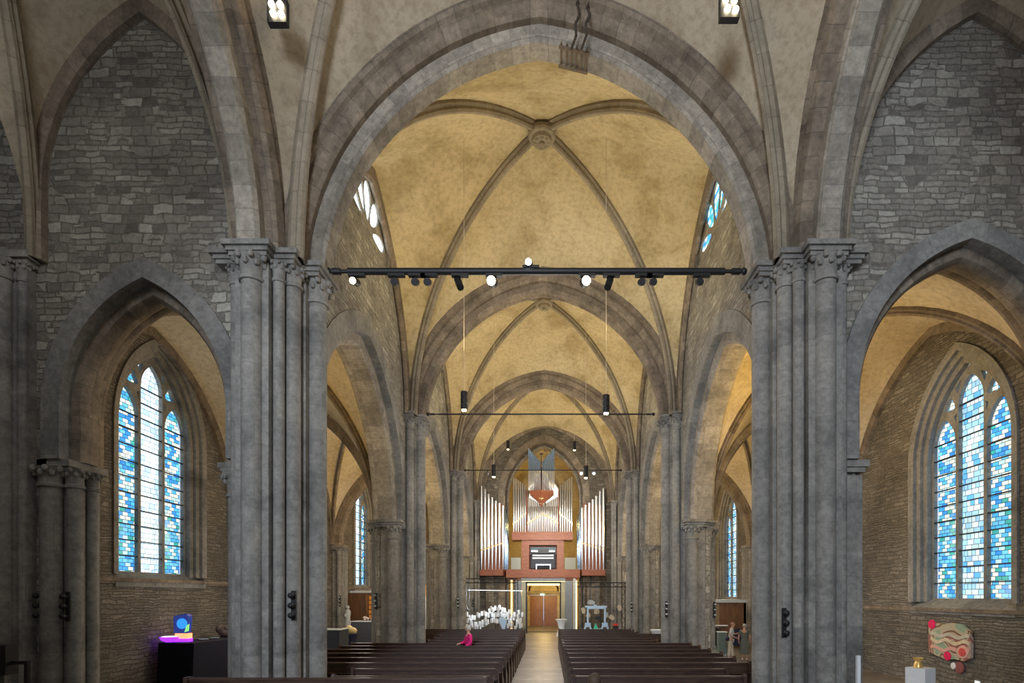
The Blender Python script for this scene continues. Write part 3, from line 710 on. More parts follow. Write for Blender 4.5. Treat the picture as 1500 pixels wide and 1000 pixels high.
def pier(s, k, label):
    """local x points away from the nave axis for s=-1 mirrored so that +x (S arm) looks to the nave"""
    o = thing('stone_pier', label, 'pier', (s * XP, YC[k], 0))
    f = -s                      # nave direction in x
    full_e = (k == 0)
    def P(x, y): return (x * f, y)
    h, w = .5, .33
    # core below the arcade springing and core above it
    arE = .88
    core = [P(*p) for p in cross(h, w, (arE, .75, .88, .82))]
    up = MB()
    b = MB(); b.prism(core, 0, Z2 - .3 if not full_e else Z2 - .3)
    if full_e: plan = [P(*p) for p in cross(h, w, (arE, .6, .5, .82))]
    else: plan = [P(*p) for p in [(.3, -.6), (h, -.6), (h, -w), (.82, -w), (.82, w), (h, w), (h, .6), (.3, .6)]]
    b.prism(plan, Z2 - .3, Z1 - .3)
    b.build('core', M['stone'], o, smooth=20)
    shafts = [(.93, 0, .19, Z1), (.64, .50, .125, Z1), (.64, -.50, .15, Z1)]
    if full_e: shafts += [(0, -.87, .2, Z1), (-.46, -.60, .11, Z1), (.46, -.72, .11, Z1)]
    else: shafts += [(.12, -.88, .19, Z2), (-.5, -.66, .13, Z2)]
    shafts += [(.12, .88, .19, Z2), (-.5, .66, .13, Z2), (-.8, 0, .17, Z2)]
    for x, y, r, zt in shafts:
        c = MB(); X, Y = P(x, y); c.lathe(X, Y, [(r, .7), (r, zt - .55)], 24)
        c.build('shaft', M['stone'], o)
        c = MB(); capital_at(c, X, Y, zt - .24, r, 1.0 if r > .15 else .8); c.build('capital', M['stone'], o)
        c = MB(); base_at(c, X, Y, r); c.build('shaft_base', M['stone'], o)
    # moulded abacus bands following the plan
    def abacus(mb, pl, z):
        for z0, z1, g in ((z - .26, z - .18, .05), (z - .18, z - .1, .09), (z - .1, z, .15)):
            mb.prism([P(*p) for p in pl(g)], z0, z1)
    a = MB()
    if full_e: abacus(a, lambda g: cross(.73 + g, .32 + g, (1.0 + g, .75, .5, 1.05 + g)), Z1)
    else: abacus(a, lambda g: [(.3, -.66 - g), (.72 + g, -.66 - g), (.72 + g, -.3 - g), (1.05 + g, -.22 - g), (1.05 + g, .22 + g), (.72 + g, .3 + g), (.72 + g, .66 + g), (.3, .66 + g)], Z1)
    a.build('abacus', M['stone'], o, smooth=0)
    a = MB()
    if full_e: abacus(a, lambda g: [(.47, .3), (.47, .7 + g), (.33 + g, .72 + g), (.33 + g, 1.02 + g), (-.18 - g, 1.02 + g), (-.5 - g, .8 + g), (-.6 - g, .72 + g), (-.66 - g, .3), (-.95 - g, .2), (-.95 - g, -.2), (-.6, -.3)], Z2)
    else: abacus(a, lambda g: [(.47, -.7 - g), (.33 + g, -.72 - g), (.33 + g, -1.02 - g), (-.18 - g, -1.02 - g), (-.5 - g, -.8 - g), (-.66 - g, -.66 - g), (-.66 - g, -.3), (-.95 - g, -.2),
                               (-.95 - g, .2), (-.66 - g, .3), (-.66 - g, .66 + g), (-.5 - g, .8 + g), (-.18 - g, 1.02 + g), (.33 + g, 1.02 + g), (.33 + g, .72 + g), (.47, .7 + g)], Z2)
    a.build('arcade_abacus', M['stone'], o, smooth=0)
    b = MB(); b.prism([P(*p) for p in cross(h + .1, w + .08, (arE + .02, .8, .9, .84))], 0, .45); b.build('plinth', M['stone'], o, smooth=0)
    return o
pier(-1, 0, 'broad grey clustered pier beside the blue-violet lit table, in front of the side opening')
pier(1, 0, 'broad grey clustered pier beside the tall white plinth and pink wall hanging')
pier(-1, 1, 'mid-nave pier next to the brown cabinet with orange drawers')
pier(1, 1, 'mid-nave pier next to the two visitors in the aisle')
pier(-1, 2, 'slender distant pier behind the pink-jacketed person, beside the white-tipped stakes')
pier(1, 2, 'slender distant pier beside the pale blue trestle sculpture')

def respond(label, x, y, zt, shafts, face, depth=.45):
    """half pier against a wall; shafts: (dx, dy, r)"""
    o = thing('wall_shaft_cluster', label, 'column', (x, y, 0))
    b = MB(); x0, x1, y0, y1 = face; b.box(x0, x1, y0, y1, 0, zt - .3); b.build('core', M['stone'], o, smooth=0)
    for dx, dy, r in shafts:
        c = MB(); c.lathe(dx, dy, [(r, .7), (r, zt - .55)], 18); c.build('shaft', M['stone'], o)
        c = MB(); capital_at(c, dx, dy, zt - .2, r, .8); c.build('capital', M['stone'], o)
        c = MB(); base_at(c, dx, dy, r); c.build('shaft_base', M['stone'], o)
    a = MB()
    for z0, z1, g in ((zt - .24, zt - .14, .04), (zt - .14, zt, .1)): a.box(x0 - g, x1 + g, y0 - g, y1 + g, z0, z1)
    a.build('abacus', M['stone'], o, smooth=0)
    return o
for s in (-1, 1):
    for i in range(1, 5):
        nm = {(-1, 2): 'shaft cluster on the outer aisle wall behind the grey covered table', (-1, 1): 'shaft cluster on the outer aisle wall before the brown cabinet', (1, 1): 'aisle wall shaft cluster beyond the woman in the grey dress',
              (1, 2): 'aisle wall shaft cluster beside the dark wooden booth'}.get((s, i), 'far aisle wall shaft cluster beyond the nave piers, %s aisle, %s' % (side_names[s], ('', '', '', 'nearer', 'last')[i]))
        respond(nm, s * (XW - .3), YC[i], Z2, [(-s * .28, 0, .17), (-s * .1, -.36, .12), (-s * .1, .36, .12)], (-.28, .3, -.3, .3))
# responds at the tower wall
for s in (-1, 1):
    respond('stone respond at the organ wall %s' % ('above the white-tipped stakes' if s < 0 else 'behind the pale blue trestle sculpture'), s * 5.35, 39.75, Z2, [(0, -.35, .17), (-s * .3, -.2, .12)], (-.4, .4, -.3, .3))
    respond('tall corner shafts of the organ wall %s' % ('behind the black truss frame' if s < 0 else 'next to the hanging cream cards'), s * 4.98, 39.7, Z1, [(-s * .1, -.1, .13), (s * .05, -.3, .1)], (-.15, .15, -.15, .3))
# side bay: jambs of the aisle openings and the tall corner shafts
o = respond('dark clustered jamb with two black brackets at the photo edge', -10.1, 11.3, Z2, [(.12, -.12, .19), (.48, .02, .14), (.56, .35, .11)], (-.25, .36, 0, .8))
o = respond('tall dark corner shaft at the photo edge, running up to the side vault', -10.72, 11.05, Z1, [(0, -.12, .15), (-.3, .0, .13), (.3, .0, .1)], (-.5, .42, -.06, .3))
o = respond('slim shafts of the bright side arch, just beyond the broad pier by the white plinth', 6.62, 11.75, Z2, [(.12, .1, .11), (.2, .4, .1)], (-.3, .1, -.4, .4))
o = respond('short shaft cluster at the outer foot of the bright side arch', 11.6, 11.4, Z2, [(-.28, -.1, .18), (-.25, .25, .13)], (-.15, .3, -.3, .7))
for s in (-1, 1):   # small vault corbels beside the front piers
    pass

# ------------------------------------------------------------------ the choir and the outer walls around the camera
for s in (-1, 1):
    w = MB(); w.box(s * 5.6, s * 6.3, -12, 2.6, 0, 17.5); w.box(s * 6.3, s * 14.2, 2.0, 2.6, 0, 17.5); w.box(s * 13.6, s * 14.2, 2.6, 12.2, 0, 17.5)
    if s < 0: w.box(-11.6, -11.05, 2.6, 10.7, 0, 17.5)
    struct(w.build('wall_choir_' + side_names[s], M['rubble'], smooth=0))
w = MB(); w.box(-6.3, 6.3, -12.3, -12, 0, 17.5); struct(w.build('wall_choir_end', M['rubble'], smooth=0))
w = MB(); w.box(-6.3, 6.3, -12, 2.6, 17.0, 17.5); w.box(-14.2, 14.2, 2.0, 12.2, 18.3, 18.6); w.box(-14.2, 14.2, 11.6, 60, 17.6, 17.8); struct(w.build('ceiling_30', M['plaster_grey'], smooth=0))
fl = MB(); fl.box(-14, 14, -12.3, -3, -.3, 0.0); struct(fl.build('floor_choir', M['floor'], smooth=0))

# ------------------------------------------------------------------ tie rods
def tie_rod(label, y, z, r, xa, xb, rend=None):
    o = thing('tie_rod', label, 'tie rod', (0, y, z))
    b = MB(); b.tube((xa + .45, 0, 0), (xb - .45, 0, 0), r, 12); b.build('bar', M['iron'], o)
    for e, sg in ((xa, 1), (xb, -1)):
        q = MB(); q.tube((e, 0, 0), (e + sg * .5, 0, 0), r * .45 + .008, 8); q.tube((e + sg * .12, 0, 0), (e + sg * .3, 0, 0), r * .8 + .012, 10)
        q.ball((e + sg * .04, 0, 0), .06 + r * .2, 10, 6); q.build('end_fitting', M['iron'], o)
    return o
ROD1Z = 9.64
tie_rod('thick black tie rod carrying the row of spotlights', 11.7, ROD1Z, .07, -4.55, 4.42)
tie_rod('thin dark tie rod level with the two largest pendant lamps', 21.15, 9.72, .03, -4.5, 4.3)
tie_rod('thin dark tie rod crossing in front of the top organ pipes', 30.6, 9.72, .028, -4.5, 4.3)

def px(x, y, Y): return ((x - 803) / 800 * Y + .19, Y, 2.7 + (872 - y) / 800 * Y)
spots = [(520, 1), (578, 0), (608, 0), (626, 0), (671, 0), (721, 2), (775, 3), (857, 2), (893, 0), (940, 0), (957, 0), (1025, 0)]
who = ['small lit spotlight at the wall end of the thick rod, below the pale window', 'unlit black spotlight, first inward from the small lit one', 'unlit black spotlight of the close pair, the outer one beside the large lit lamp side',
       'unlit black spotlight of the close pair, the inner one', 'unlit tilted black spotlight just before the first large lit lamp', 'large glaring lamp on the rod near the hanging cord', 'small lit spotlight standing on top of the thick rod',
       'large glaring lamp on the rod beside the downward tilted black spotlight', 'unlit tilted black spotlight after the second large glaring lamp', 'unlit black spotlight of the far pair, nearer the large lamp', 'unlit black spotlight of the far pair, nearer the blue window',
       'last unlit black spotlight on the rod, below the blue window']
for (x, st), lb in zip(spots, who):
    X = px(x, 0, 11.7)[0]; up = st == 3
    o = thing('track_spotlight', lb, 'spotlight', (X, 11.7, ROD1Z), 0, 'spotlights on the thick tie rod')
    sg = 1 if up else -1
    b = MB(); b.box(-.14, .22, -.05, .05, sg * .06, sg * .115); b.tube((0, 0, sg * .1), (0, 0, sg * .2), .015, 8); b.build('mount', M['black'], o, smooth=30)
    tilt = .09 if st == 0 else .02
    c0 = Vector((0, .05, sg * .2)); dirv = Vector((tilt if x > 800 else -tilt * .5, -.16, -.06 * 1)) if st else Vector((.06 if x in (671,) else (-.05 if x == 893 else .0), -.10, -.17 if x in (671, 893) else -.05))
    R = .105 if st == 2 else .075
    b = MB(); b.tube(c0 - dirv * .5, c0 + dirv, R, 16); b.build('lamp_head', M['black'], o)
    b = MB(); b.tube(c0 + dirv, c0 + dirv * 1.06, R * .86, 16); b.build('lens', {0: M['iron'], 1: M['lamp_on'], 2: M['lamp_on'], 3: M['lamp_cool']}[st], o)

# small lamps on the third rod
for X, lb in ((-3.2, 'small grey lamp on the far tie rod above the stakes'), (2.05, 'small lit lamp on the far tie rod, inner of two'), (2.75, 'small lit lamp on the far tie rod, outer of two')):
    o = thing('rod_lamp', lb, 'spotlight', (X, 30.6, 9.72)); b = MB(); b.tube((0, 0, -.02), (0, 0, -.14), .02, 8); b.build('mount', M['iron'], o)
    b = MB(); b.ball((0, 0, -.18), .07, 10, 8); b.build('bulb', M['lamp_cool'] if X > 0 else M['steel'], o)

# pendant lamps
def pendant(label, X, Y, z, ztop, rot=0):
    o = thing('pendant_lamp', label, 'pendant lamp', (X, Y, z), 0, 'cylinder pendant lamps along the nave')
    b = MB()
    b.lathe(0, 0, [(.095, -.26), (.105, -.25), (.105, -.1), (.09, -.09), (.09, -.07), (.105, -.06), (.105, .08), (.09, .09), (.09, .11), (.105, .12), (.105, .27), (.08, .29), (.02, .3)], 18)
    b.build('housing', M['black'], o)
    b = MB()
    for i in range(4):
        t = PI / 4 + i * PI / 2; b.ball((.045 * math.cos(t), .045 * math.sin(t), -.265), .038, 8, 6)
    b.build('bulbs', M['lamp_soft'], o)
    b = MB(); b.tube((0, 0, .29), (0, 0, ztop - z), .009, 6); b.build('cord', M['cream'], o)
    return o
pendant('large black pendant lamp over the pews on the pink-jacket side, nearest of three', -2.32, 16.3, 8.5, 16.35)
pendant('large black pendant lamp over the pews on the visitors side, nearest of three', 1.92, 16.3, 8.4, 16.35)
pendant('mid-size black pendant lamp over the white-tipped stakes side of the nave', -2.3, 25.0, 8.4, 16.0)
pendant('mid-size black pendant lamp over the trestle sculpture side of the nave', 1.92, 25.0, 8.35, 16.0)
pendant('small high pendant lamp beside the organ top on the stakes side', -2.35, 34.5, 12.2, 15.8)
pendant('small high pendant lamp beside the organ top on the trestle side', 1.85, 34.5, 12.15, 15.8)

# spotlight clusters high in the crossing vault
def cluster(label, x, y, Y):
    X, _, z = px(x, y, Y)
    o = thing('ceiling_spotlight_cluster', label, 'spotlight', (X, Y, z))
    b = MB(); b.box(-.17, .17, -.02, .1, -.2, .22); b.tube((0, .04, .2), (0, .04, 1.2), .02, 8); b.build('housing', M['black'], o, smooth=30)
    for dx, dz in ((-.08, .09), (.07, .08), (-.05, -.07), (.09, -.09)):
        k = MB(); k.tube((dx, -.02, dz), (dx, -.06, dz), .052, 14); k.build('lens', M['lamp_on'], o)
    return o
cluster('four lit spots in a black box under the vault, above the violet-lit table side', 406, 17, 9.6)
cluster('four lit spots in a black box under the vault, on the pink wall hanging side', 1069, 10, 9.6)

# iron hooks and grid at the top of the first arch
o = thing('iron_hanger', 'old iron hooks with a small grid across the first big arch', 'iron bracket', (0, 0, 0))
b = MB()
for x in (843, 858):
    pts = [px(x + 3, 6 if x < 850 else 12, 10.9), px(x + 6, 22, 10.9), px(x, 34, 10.95), px(x + 1, 52, 11.02), px(x - 6, 72, 11.3)]
    b.path(pts, .026, 8); b.tube(pts[0], (pts[0][0] + .02, pts[0][1], pts[0][2] + .14), .045, 8, .004)
b.build('hook', M['rustiron'], o)
def intr(x):      # height of the soffit above x
    R = (4.54 ** 2 + 5.2 ** 2) / (2 * 4.54); return 9.15 + math.sqrt(R * R - (abs(x) + R - 4.54) ** 2)
b = MB()
xs_ = [px(x, 0, 11.7)[0] for x in (822, 830, 837, 844, 851, 858)]
for X in xs_: b.bar((X, 11.40, intr(X) - .02), (X, 11.93, intr(X) - .02), .04, .04)
for Y in (11.46, 11.88): b.bar((xs_[0] - .05, Y, intr(xs_[0]) - .05), (xs_[-1] + .05, Y, intr(xs_[-1]) - .05), .05, .04)
b.build('grid', plain('weathered oak', (.16, .115, .07), .8), o, smooth=0)

# ------------------------------------------------------------------ wall brackets
bracket('black three-knob bracket on the broad pier beside the violet-lit table, nave side', -4.96, 11.06, 2.5)
bracket('black three-knob bracket on the broad pier near the white plinth, nave side', 4.96, 11.06, 2.15)
bracket('black three-knob bracket on the dark jamb, the one nearer the photo edge', -10.14, 11.15, 2.5)
bracket('black three-knob bracket on the dark jamb, the one beside the round shaft', -9.63, 11.18, 2.48)
for x, y, Y, lb in ((551, 880, 20.3, 'three-knob bracket on the aisle edge of the pier by the brown cabinet'), (976, 892, 20.45, 'three-knob bracket on the nave side of the pier by the two visitors'),
                    (1046, 893, 20.5, 'three-knob bracket on the aisle edge of the pier by the two visitors'), (671, 882, 29.9, 'three-knob bracket on the distant pier behind the pink-jacketed person'),
                    (925, 888, 29.9, 'three-knob bracket on the distant pier by the trestle sculpture'), (693, 882, 39.2, 'three-knob bracket on the organ wall corner by the truss'), (498, 880, 29.7, 'three-knob bracket on the aisle wall shafts behind the grey table')):
    X, _, z = px(x, y, Y); bracket(lb, X, Y, z, 0, True)

# ------------------------------------------------------------------ pews
def pew(x0, x1, label, group, front=False):
    """bench facing away from the camera side: seat, back, two end boards, rail and book ledge. local origin at inner end"""
    o = thing('pew', label, 'pew', (0, 0, 0), 0, group)
    H = 1.17 if front else 1.02
    def endboard(x):
        e = MB(); prof = [(-.12, 0), (.50, 0), (.50, .42), (.47, .52), (.30, .60), (.10, .72), (.02, .95), (.0, H + .04), (-.10, H + .06), (-.14, H), (-.12, .5)]
        n = len(prof); A = [(x - .035, a, z) for a, z in prof]; B = [(x + .035, a, z) for a, z in prof]
        for i in range(n): j = (i + 1) % n; e.face([A[i], A[j], B[j], B[i]])
        for t in tessellate_polygon([[Vector((a, z, 0)) for a, z in prof]]): e.face([A[i] for i in t]); e.face([B[i] for i in t])
        e.build('end_board', M['pew'], o, smooth=30)
    if not front:
        endboard(x0); endboard(x1)
        b = MB(); b.box(x0, x1, -.02, .42, .42, .46); b.build('seat', M['pew'], o, smooth=0)
    else:
        for x in (x0, x1): b = MB(); b.box(x - .035, x + .035, -.14, .03, 0, H + .03); b.build('end_board', M['pew'], o, smooth=0)
    b = MB(); b.box(x0, x1, -.06, -.025, .12, H - .03)
    n = max(2, round((x1 - x0) / 1.4))
    for i in range(n + 1):
        x = x0 + (x1 - x0) * i / n; b.box(x - .03, x + .03, -.075, -.06, .12, H - .05)
    b.build('backrest', M['pew'], o, smooth=0)
    b = MB(); b.box(x0, x1, -.10, .0, H - .03, H + .015); b.build('top_rail', M['pew'], o, smooth=0)
    b = MB(); b.box(x0, x1, -.26, -.075, .78, .80); b.build('book_ledge', M['pew'], o, smooth=0)
    b = MB(); b.box(x0, x1, -.38, -.22, .14, .19); b.build('kneeler', M['pew'], o, smooth=0)
    return o
# bay openings: between piers the benches run out into the aisles
protos = {}
NR = 17
for s in (-1, 1):
    for i in range(NR):
        y = 10.25 + i * 1.13
        near = min(abs(y - YC[0]), abs(y - YC[1]), abs(y - (YC[2])))
        inner = -.98 if s < 0 else .72
        blocked = any(abs(y - yc) < 1.75 for yc in YC[:3])
        if s < 0: outer_x = -4.25 if (blocked and i > 0) else -6.7
        else: outer_x = 4.25 if blocked else 5.2
        if s < 0 and i == 0: outer_x = -6.45; y = 10.12
        if s > 0 and i >= 13: outer_x = 4.25
        if i == NR - 1: continue
        if s > 0 and i == 0: continue
        key = (s, outer_x)
        a, b_ = sorted((inner, outer_x))
        grp = 'dark wooden pews on the %s' % ('side of the pink-jacketed person' if s < 0 else 'side of the two visitors')
        place = 'counting from the photo bottom'
        nth = ['first', 'second', 'third', 'fourth', 'fifth', 'sixth', 'seventh', 'eighth', 'ninth', 'tenth', 'eleventh', 'twelfth', 'thirteenth', 'fourteenth', 'fifteenth', 'sixteenth', 'seventeenth'][i if s < 0 else i - 1]
        lb = 'dark wooden pew, %s row %s on the %s' % (nth, place, 'pink-jacket side' if s < 0 else 'visitors side')
        if key in protos:
            o = copy_tree(protos[key])
        else:
            o = pew(a, b_, lb, grp, front=(s < 0 and i == 0)); protos[key] = o
        o['label'] = lb; o['group'] = grp; o.location = (0, y, 0)

# ------------------------------------------------------------------ organ
def pipe(mb_parent, x, y, z0, top, r, mouth, mat, foot=.45):
    """one flue pipe: conical foot, mouth with upper lip, body"""
    b = MB()
    zf = z0 + mouth
    b.lathe(x, y, [(r * .25, z0), (r * .98, zf - .02), (r, zf)], 12)
    b.lathe(x, y, [(r, zf), (r, top - .01), (r * .9, top)], 12)
    o = b.build('organ_pipe', mat, mb_parent)
    q = MB(); h = r * 1.0
    q.box(x - r * .55, x + r * .55, y - r * 1.06, y - r * .8, zf, zf + h * .5); q.tube((x - r * .75, y - r * .95, zf - .01), (x + r * .75, y - r * .95, zf - .01), .018, 6)
    q.build('mouth', M['brass'], o, smooth=0)
    return o
# side towers
for s in (-1, 1):
    o = thing('organ_pipe_tower', 'side tower of tall silver organ pipes ' + ('above the white-tipped stakes' if s < 0 else 'above the pale blue trestle sculpture'), 'organ pipes', (0, 0, 0))
    xo, xi = (-4.66, -3.05) if s < 0 else (4.22, 2.62)
    Y = 39.2; n = 7; zb = 4.55
    b = MB(); b.prism([(xo - s * -.05, 39.0), (xi, 39.0), (xi - s * .25, 39.75), (xo, 39.75)], zb - .42, zb)
    b.build('base_board', M['organ_wood'], o, smooth=0)
    b = MB(); b.box(min(xo, xi) + .1, max(xo, xi) - .1, 39.5, 39.72, zb, zb + 4.8); b.build('case_back', M['organ_wood'], o, smooth=0)
    for i in range(n):
        t = i / (n - 1); x = xo + (xi - xo) * (t * .96 + .04); top = [10.55, 10.35, 10.0, 9.75, 9.5, 9.35, 9.15][i] - (.15 if s > 0 else 0)
        pipe(o, x, Y + .0, zb, top, .105 - .012 * t, 1.45 + .5 * t if s < 0 else 1.6 + .35 * t, M['tin'])
    for j in range(4):
        x = xi - s * (.12 + .055 * j); pipe(o, x, Y + .14 + .15 * j, zb, 8.9 - .25 * j, .07, 1.7, M['tinblue'])
    b = MB(); b.bar((xo, Y - .13, zb + 1.35), (xi, Y - .13, zb + 1.9), .03, .05); b.build('pipe_rail', M['brass'], o, smooth=0)
# main organ
o = thing('pipe_organ', 'main organ of silver pipes on a red-brown case in the tall end arch', 'organ', (0, 0, 0))
YO = 39.3
sc_x = 800 / YO
def ox(x): return (x - 803) / 800 * YO + .19
def oz(y): return 2.7 + (872 - y) / 800 * YO
b = MB(); b.box(ox(750), ox(839), YO - .25, YO + 1.2, oz(791), oz(781)); b.box(ox(751), ox(838), YO - .18, YO + 1.0, oz(781), oz(779)); b.build('pipe_chest', M['organ_wood'], o, smooth=0)
b = MB(); b.box(ox(764), ox(775), YO - .05, YO + 1.1, oz(834), oz(791)); b.box(ox(816), ox(826), YO - .05, YO + 1.1, oz(834), oz(791)); b.box(ox(775), ox(816), YO - .05, YO + 1.1, oz(798), oz(791)); b.box(ox(775), ox(816), YO + .9, YO + 1.1, oz(834), oz(798)); b.build('console_case', M['organ_wood'], o, smooth=0)
b = MB(); b.box(ox(742), ox(849), YO - .4, YO + 1.4, oz(846), oz(834)); b.box(ox(745), ox(846), YO - .3, YO + 1.3, oz(849), oz(846)); b.build('gallery_floor', M['organ_wood'], o, smooth=0)
c = MB(); c.box(ox(778), ox(813), YO + .2, YO + .6, oz(832), oz(812)); c.box(ox(776.5), ox(814.5), YO + .1, YO + .6, oz(812), oz(810)); con = c.build('console', M['greycloth'], o, smooth=0)
c = MB(); c.box(ox(778), ox(813), YO + .16, YO + .22, oz(808), oz(805.5)); c.box(ox(780), ox(811), YO + .12, YO + .2, oz(814), oz(812)); c.box(ox(780), ox(811), YO + .1, YO + .18, oz(818), oz(816)); c.build('keyboards', M['white'], con, smooth=0)
c = MB(); c.box(ox(777), ox(814), YO + .75, YO + .8, oz(808), oz(800)); c.build('backlit_panel', plain('teal panel', (.05, .13, .17), .4), con, smooth=0)
c = MB(); c.box(ox(788), ox(804), YO + .1, YO + .14, oz(811), oz(803)); c.build('music_desk', M['black'], con, smooth=0)
c = MB(); c.box(ox(785), ox(807), YO - .1, YO + .1, oz(828), oz(826)); c.box(ox(785), ox(786.5), YO - .1, YO + .1, oz(834), oz(828)); c.box(ox(805.5), ox(807), YO - .1, YO + .1, oz(834), oz(828)); c.build('bench', M['steel'], con, smooth=0)
for xa, xb in ((749, 763), (827, 843)):
    b = MB(); b.box(ox(xa), ox(xb), YO - .36, YO - .34, oz(834), oz(817)); b.build('glass_guard', M['clearglass'], o, smooth=0)
# centre field of pipes
def field(xa, xb, n, topf, mouthf, r, y=YO, zbase=None, mat='tin'):
    for i in range(n):
        t = (i + .5) / n; x = ox(xa + (xb - xa) * t)
        pipe(o, x, y, zbase, oz(topf(t)), r, mouthf(t), M[mat])
zb = oz(779)
field(751, 771, 6, lambda t: 697 + 15 * t, lambda t: .55 + .85 * t, .068, zbase=zb)
field(772.5, 817.5, 17, lambda t: 727 + 13 * (1 - abs(2 * t - 1)), lambda t: .5 + .75 * (1 - abs(2 * t - 1)), .052, zbase=zb)
field(819, 839, 6, lambda t: 711 - 14 * t, lambda t: 1.4 - .85 * t, .068, zbase=zb)
b = MB(); b.box(ox(772), ox(818), YO + .14, YO + .8, zb, oz(741)); b.box(ox(752), ox(771), YO + .14, YO + .8, zb, oz(716)); b.box(ox(819), ox(838), YO + .14, YO + .8, zb, oz(716)); b.build('case_back', M['cab_wood'], o, smooth=0)
for xa, xb, ya, yb in ((751, 771, 768, 751), (772, 795, 766, 752), (795, 818, 752, 766), (819, 839, 751, 768)):
    b = MB(); b.bar((ox(xa), YO - .1, oz(ya)), (ox(xb), YO - .1, oz(yb)), .03, .045); b.build('pipe_rail', M['brass'], o, smooth=0)
for x in (771.7, 818.2):
    b = MB(); b.box(ox(x) - .03, ox(x) + .03, YO - .1, YO + .3, zb, oz(718)); b.build('post', M['organ_wood'], o, smooth=0)
# upper jutting case
YU = 38.5
u = thing('upper_organ_case', 'small upper organ case with blue-tinted pipes on a pointed red-brown bracket', 'organ pipes', (0, 0, 0))
def ux(x): return (x - 803) / 800 * YU + .19
def uz(y): return 2.7 + (872 - y) / 800 * YU
b = MB(); cx_ = ux(793); 
T = [(ux(776), YU - .1), (cx_, YU - .5), (ux(811), YU - .1), (ux(811), YU + .9), (ux(776), YU + .9)]
b.prism(T, uz(722), uz(719))
for i in range(len(T)):
    j = (i + 1) % len(T); b.face([(*T[i], uz(722)), (*T[j], uz(722)), (cx_, YU + .6, uz(738))])
b.build('bracket_case', M['organ_wood'], u, smooth=0)
b = MB(); b.prism([(ux(777), YU + .1), (ux(810), YU + .1), (ux(810), YU + .5), (ux(777), YU + .5)], uz(719), uz(684)); b.build('case_back', M['cab_wood'], u, smooth=0)
b = MB(); b.tube((cx_, YU + .5, uz(740)), (cx_, YU + .5, uz(722)), .06, 8); b.bar((cx_, YU + .4, uz(735)), (cx_, YO + .3, uz(735)), .3, .2); b.build('support_arm', M['organ_wood'], u, smooth=0)
b = MB(); b.ball((cx_, YU - .12, uz(730)), .09, 10, 6)
for i in range(8): t = i * PI / 4; b.tube((cx_, YU - .12, uz(730)), (cx_ + .17 * math.cos(t), YU - .14, uz(730) + .17 * math.sin(t)), .025, 6, .004)
b.build('gold_star', M['brass'], u)
b = MB(); b.box(cx_ - .025, cx_ + .025, YU - .3, YU - .22, uz(718), uz(664)); b.box(cx_ - .14, cx_ + .14, YU - .29, YU - .23, uz(667), uz(665.5)); b.build('centre_post', M['black'], u, smooth=0)
for sgn in (-1, 1):
    for i in range(8):
        t = (i + .5) / 8; x = 793 + sgn * (1.0 + 19.0 * t) * .97
        top = 678 - 22 * t; yy = YU - .25 + .2 * t
        P = pipe(u, ux(x), yy, uz(718.5), uz(top), .05, .75 + (.55 if i < 4 else .1) - .08 * i, M['tin' if i < 0 else 'tin'])
        c = MB(); c.lathe(ux(x), yy, [(.053, uz(690 - 0 * t)), (.053, uz(top) + .004), (.047, uz(top) + .012)], 12); c.build('pipe_top', M['tinblue'], P)
# ------------------------------------------------------------------ portal under the organ
o = thing('portal_frame', 'grey portal with gold lit edges under the organ gallery', 'portal', (0, 0, 0))
YP = 38.95
def qx(x, Y=YP): return (x - 803) / 800 * Y + .19
def qz(y, Y=YP): return 2.7 + (872 - y) / 800 * Y
b = MB(); b.box(qx(753), qx(763.5), YP, YP + 1.6, 0, qz(850)); b.box(qx(828), qx(838.5), YP, YP + 1.6, 0, qz(850)); b.box(qx(763.5), qx(828), YP, YP + 1.6, qz(846.5), qz(850) + .01 - .0); b.build('frame', M['portal'], o, smooth=0)
b = MB(); b.box(qx(763.5), qx(828), YP + .02, YP + 1.6, qz(851), qz(846.6)); b.build('header', M['portal'], o, smooth=0)
for xa, xb, ya, yb in ((764, 828, 851.5, 846.8),):
    b = MB(); b.box(qx(xa), qx(xb), YP + .1, YP + .16, qz(ya), qz(yb)); b.build('light_strip', M['gold_light'], o, smooth=0)
b = MB(); b.box(qx(764), qx(770), YP + .15, YP + .2, 0.02, qz(852)); b.build('glass_side', M['clearglass'], o, smooth=0)
b = MB(); b.box(qx(822), qx(828), YP + .15, YP + .2, 0.02, qz(852)); b.build('glass_side', M['clearglass'], o, smooth=0)
b = MB(); b.box(qx(770), qx(772.3), YP + .12, YP + .3, 0, qz(852)); b.box(qx(820), qx(822), YP + .12, YP + .3, 0, qz(852)); b.box(qx(770), qx(822), YP + .12, YP + .3, qz(854), qz(851.5)); b.build('door_frame', M['black'], o, smooth=0)
b = MB(); b.box(qx(772.4), qx(820), YP + .35, YP + .39, qz(857), qz(854.5)); b.build('warm_light_bar', M['gold_light'], o, smooth=0)
for xx, lb in ((842.5, 'patterned lit panel standing beside the portal, trestle side'),):
    t = thing('lit_panel', lb, 'panel', (qx(xx), YP - .1, 0))
    b = MB(); b.box(-.14, .02, -.03, .03, 0, qz(847))
    for i in range(14): b.box(-.15, .03, -.05, -.03, .1 + i * .27, .14 + i * .27)
    b.build('perforated_post', M['greycard'], t, smooth=0)
    b = MB(); b.box(.05, .12, -.02, .02, .3, qz(850)); b.build('glowing_edge', M['gold_light'], t, smooth=0)
t = thing('lit_panel', 'narrow warm-lit strip on the grey wall behind the truss', 'panel', (qx(749.5, 39.6), 39.6, 0))
b = MB(); b.box(-.07, .07, -.03, .03, 0, 3.9); b.build('glowing_edge', plain('peach lit strip', (.9, .6, .35), .5, emit=(1, .62, .3), es=.9), t, smooth=0)

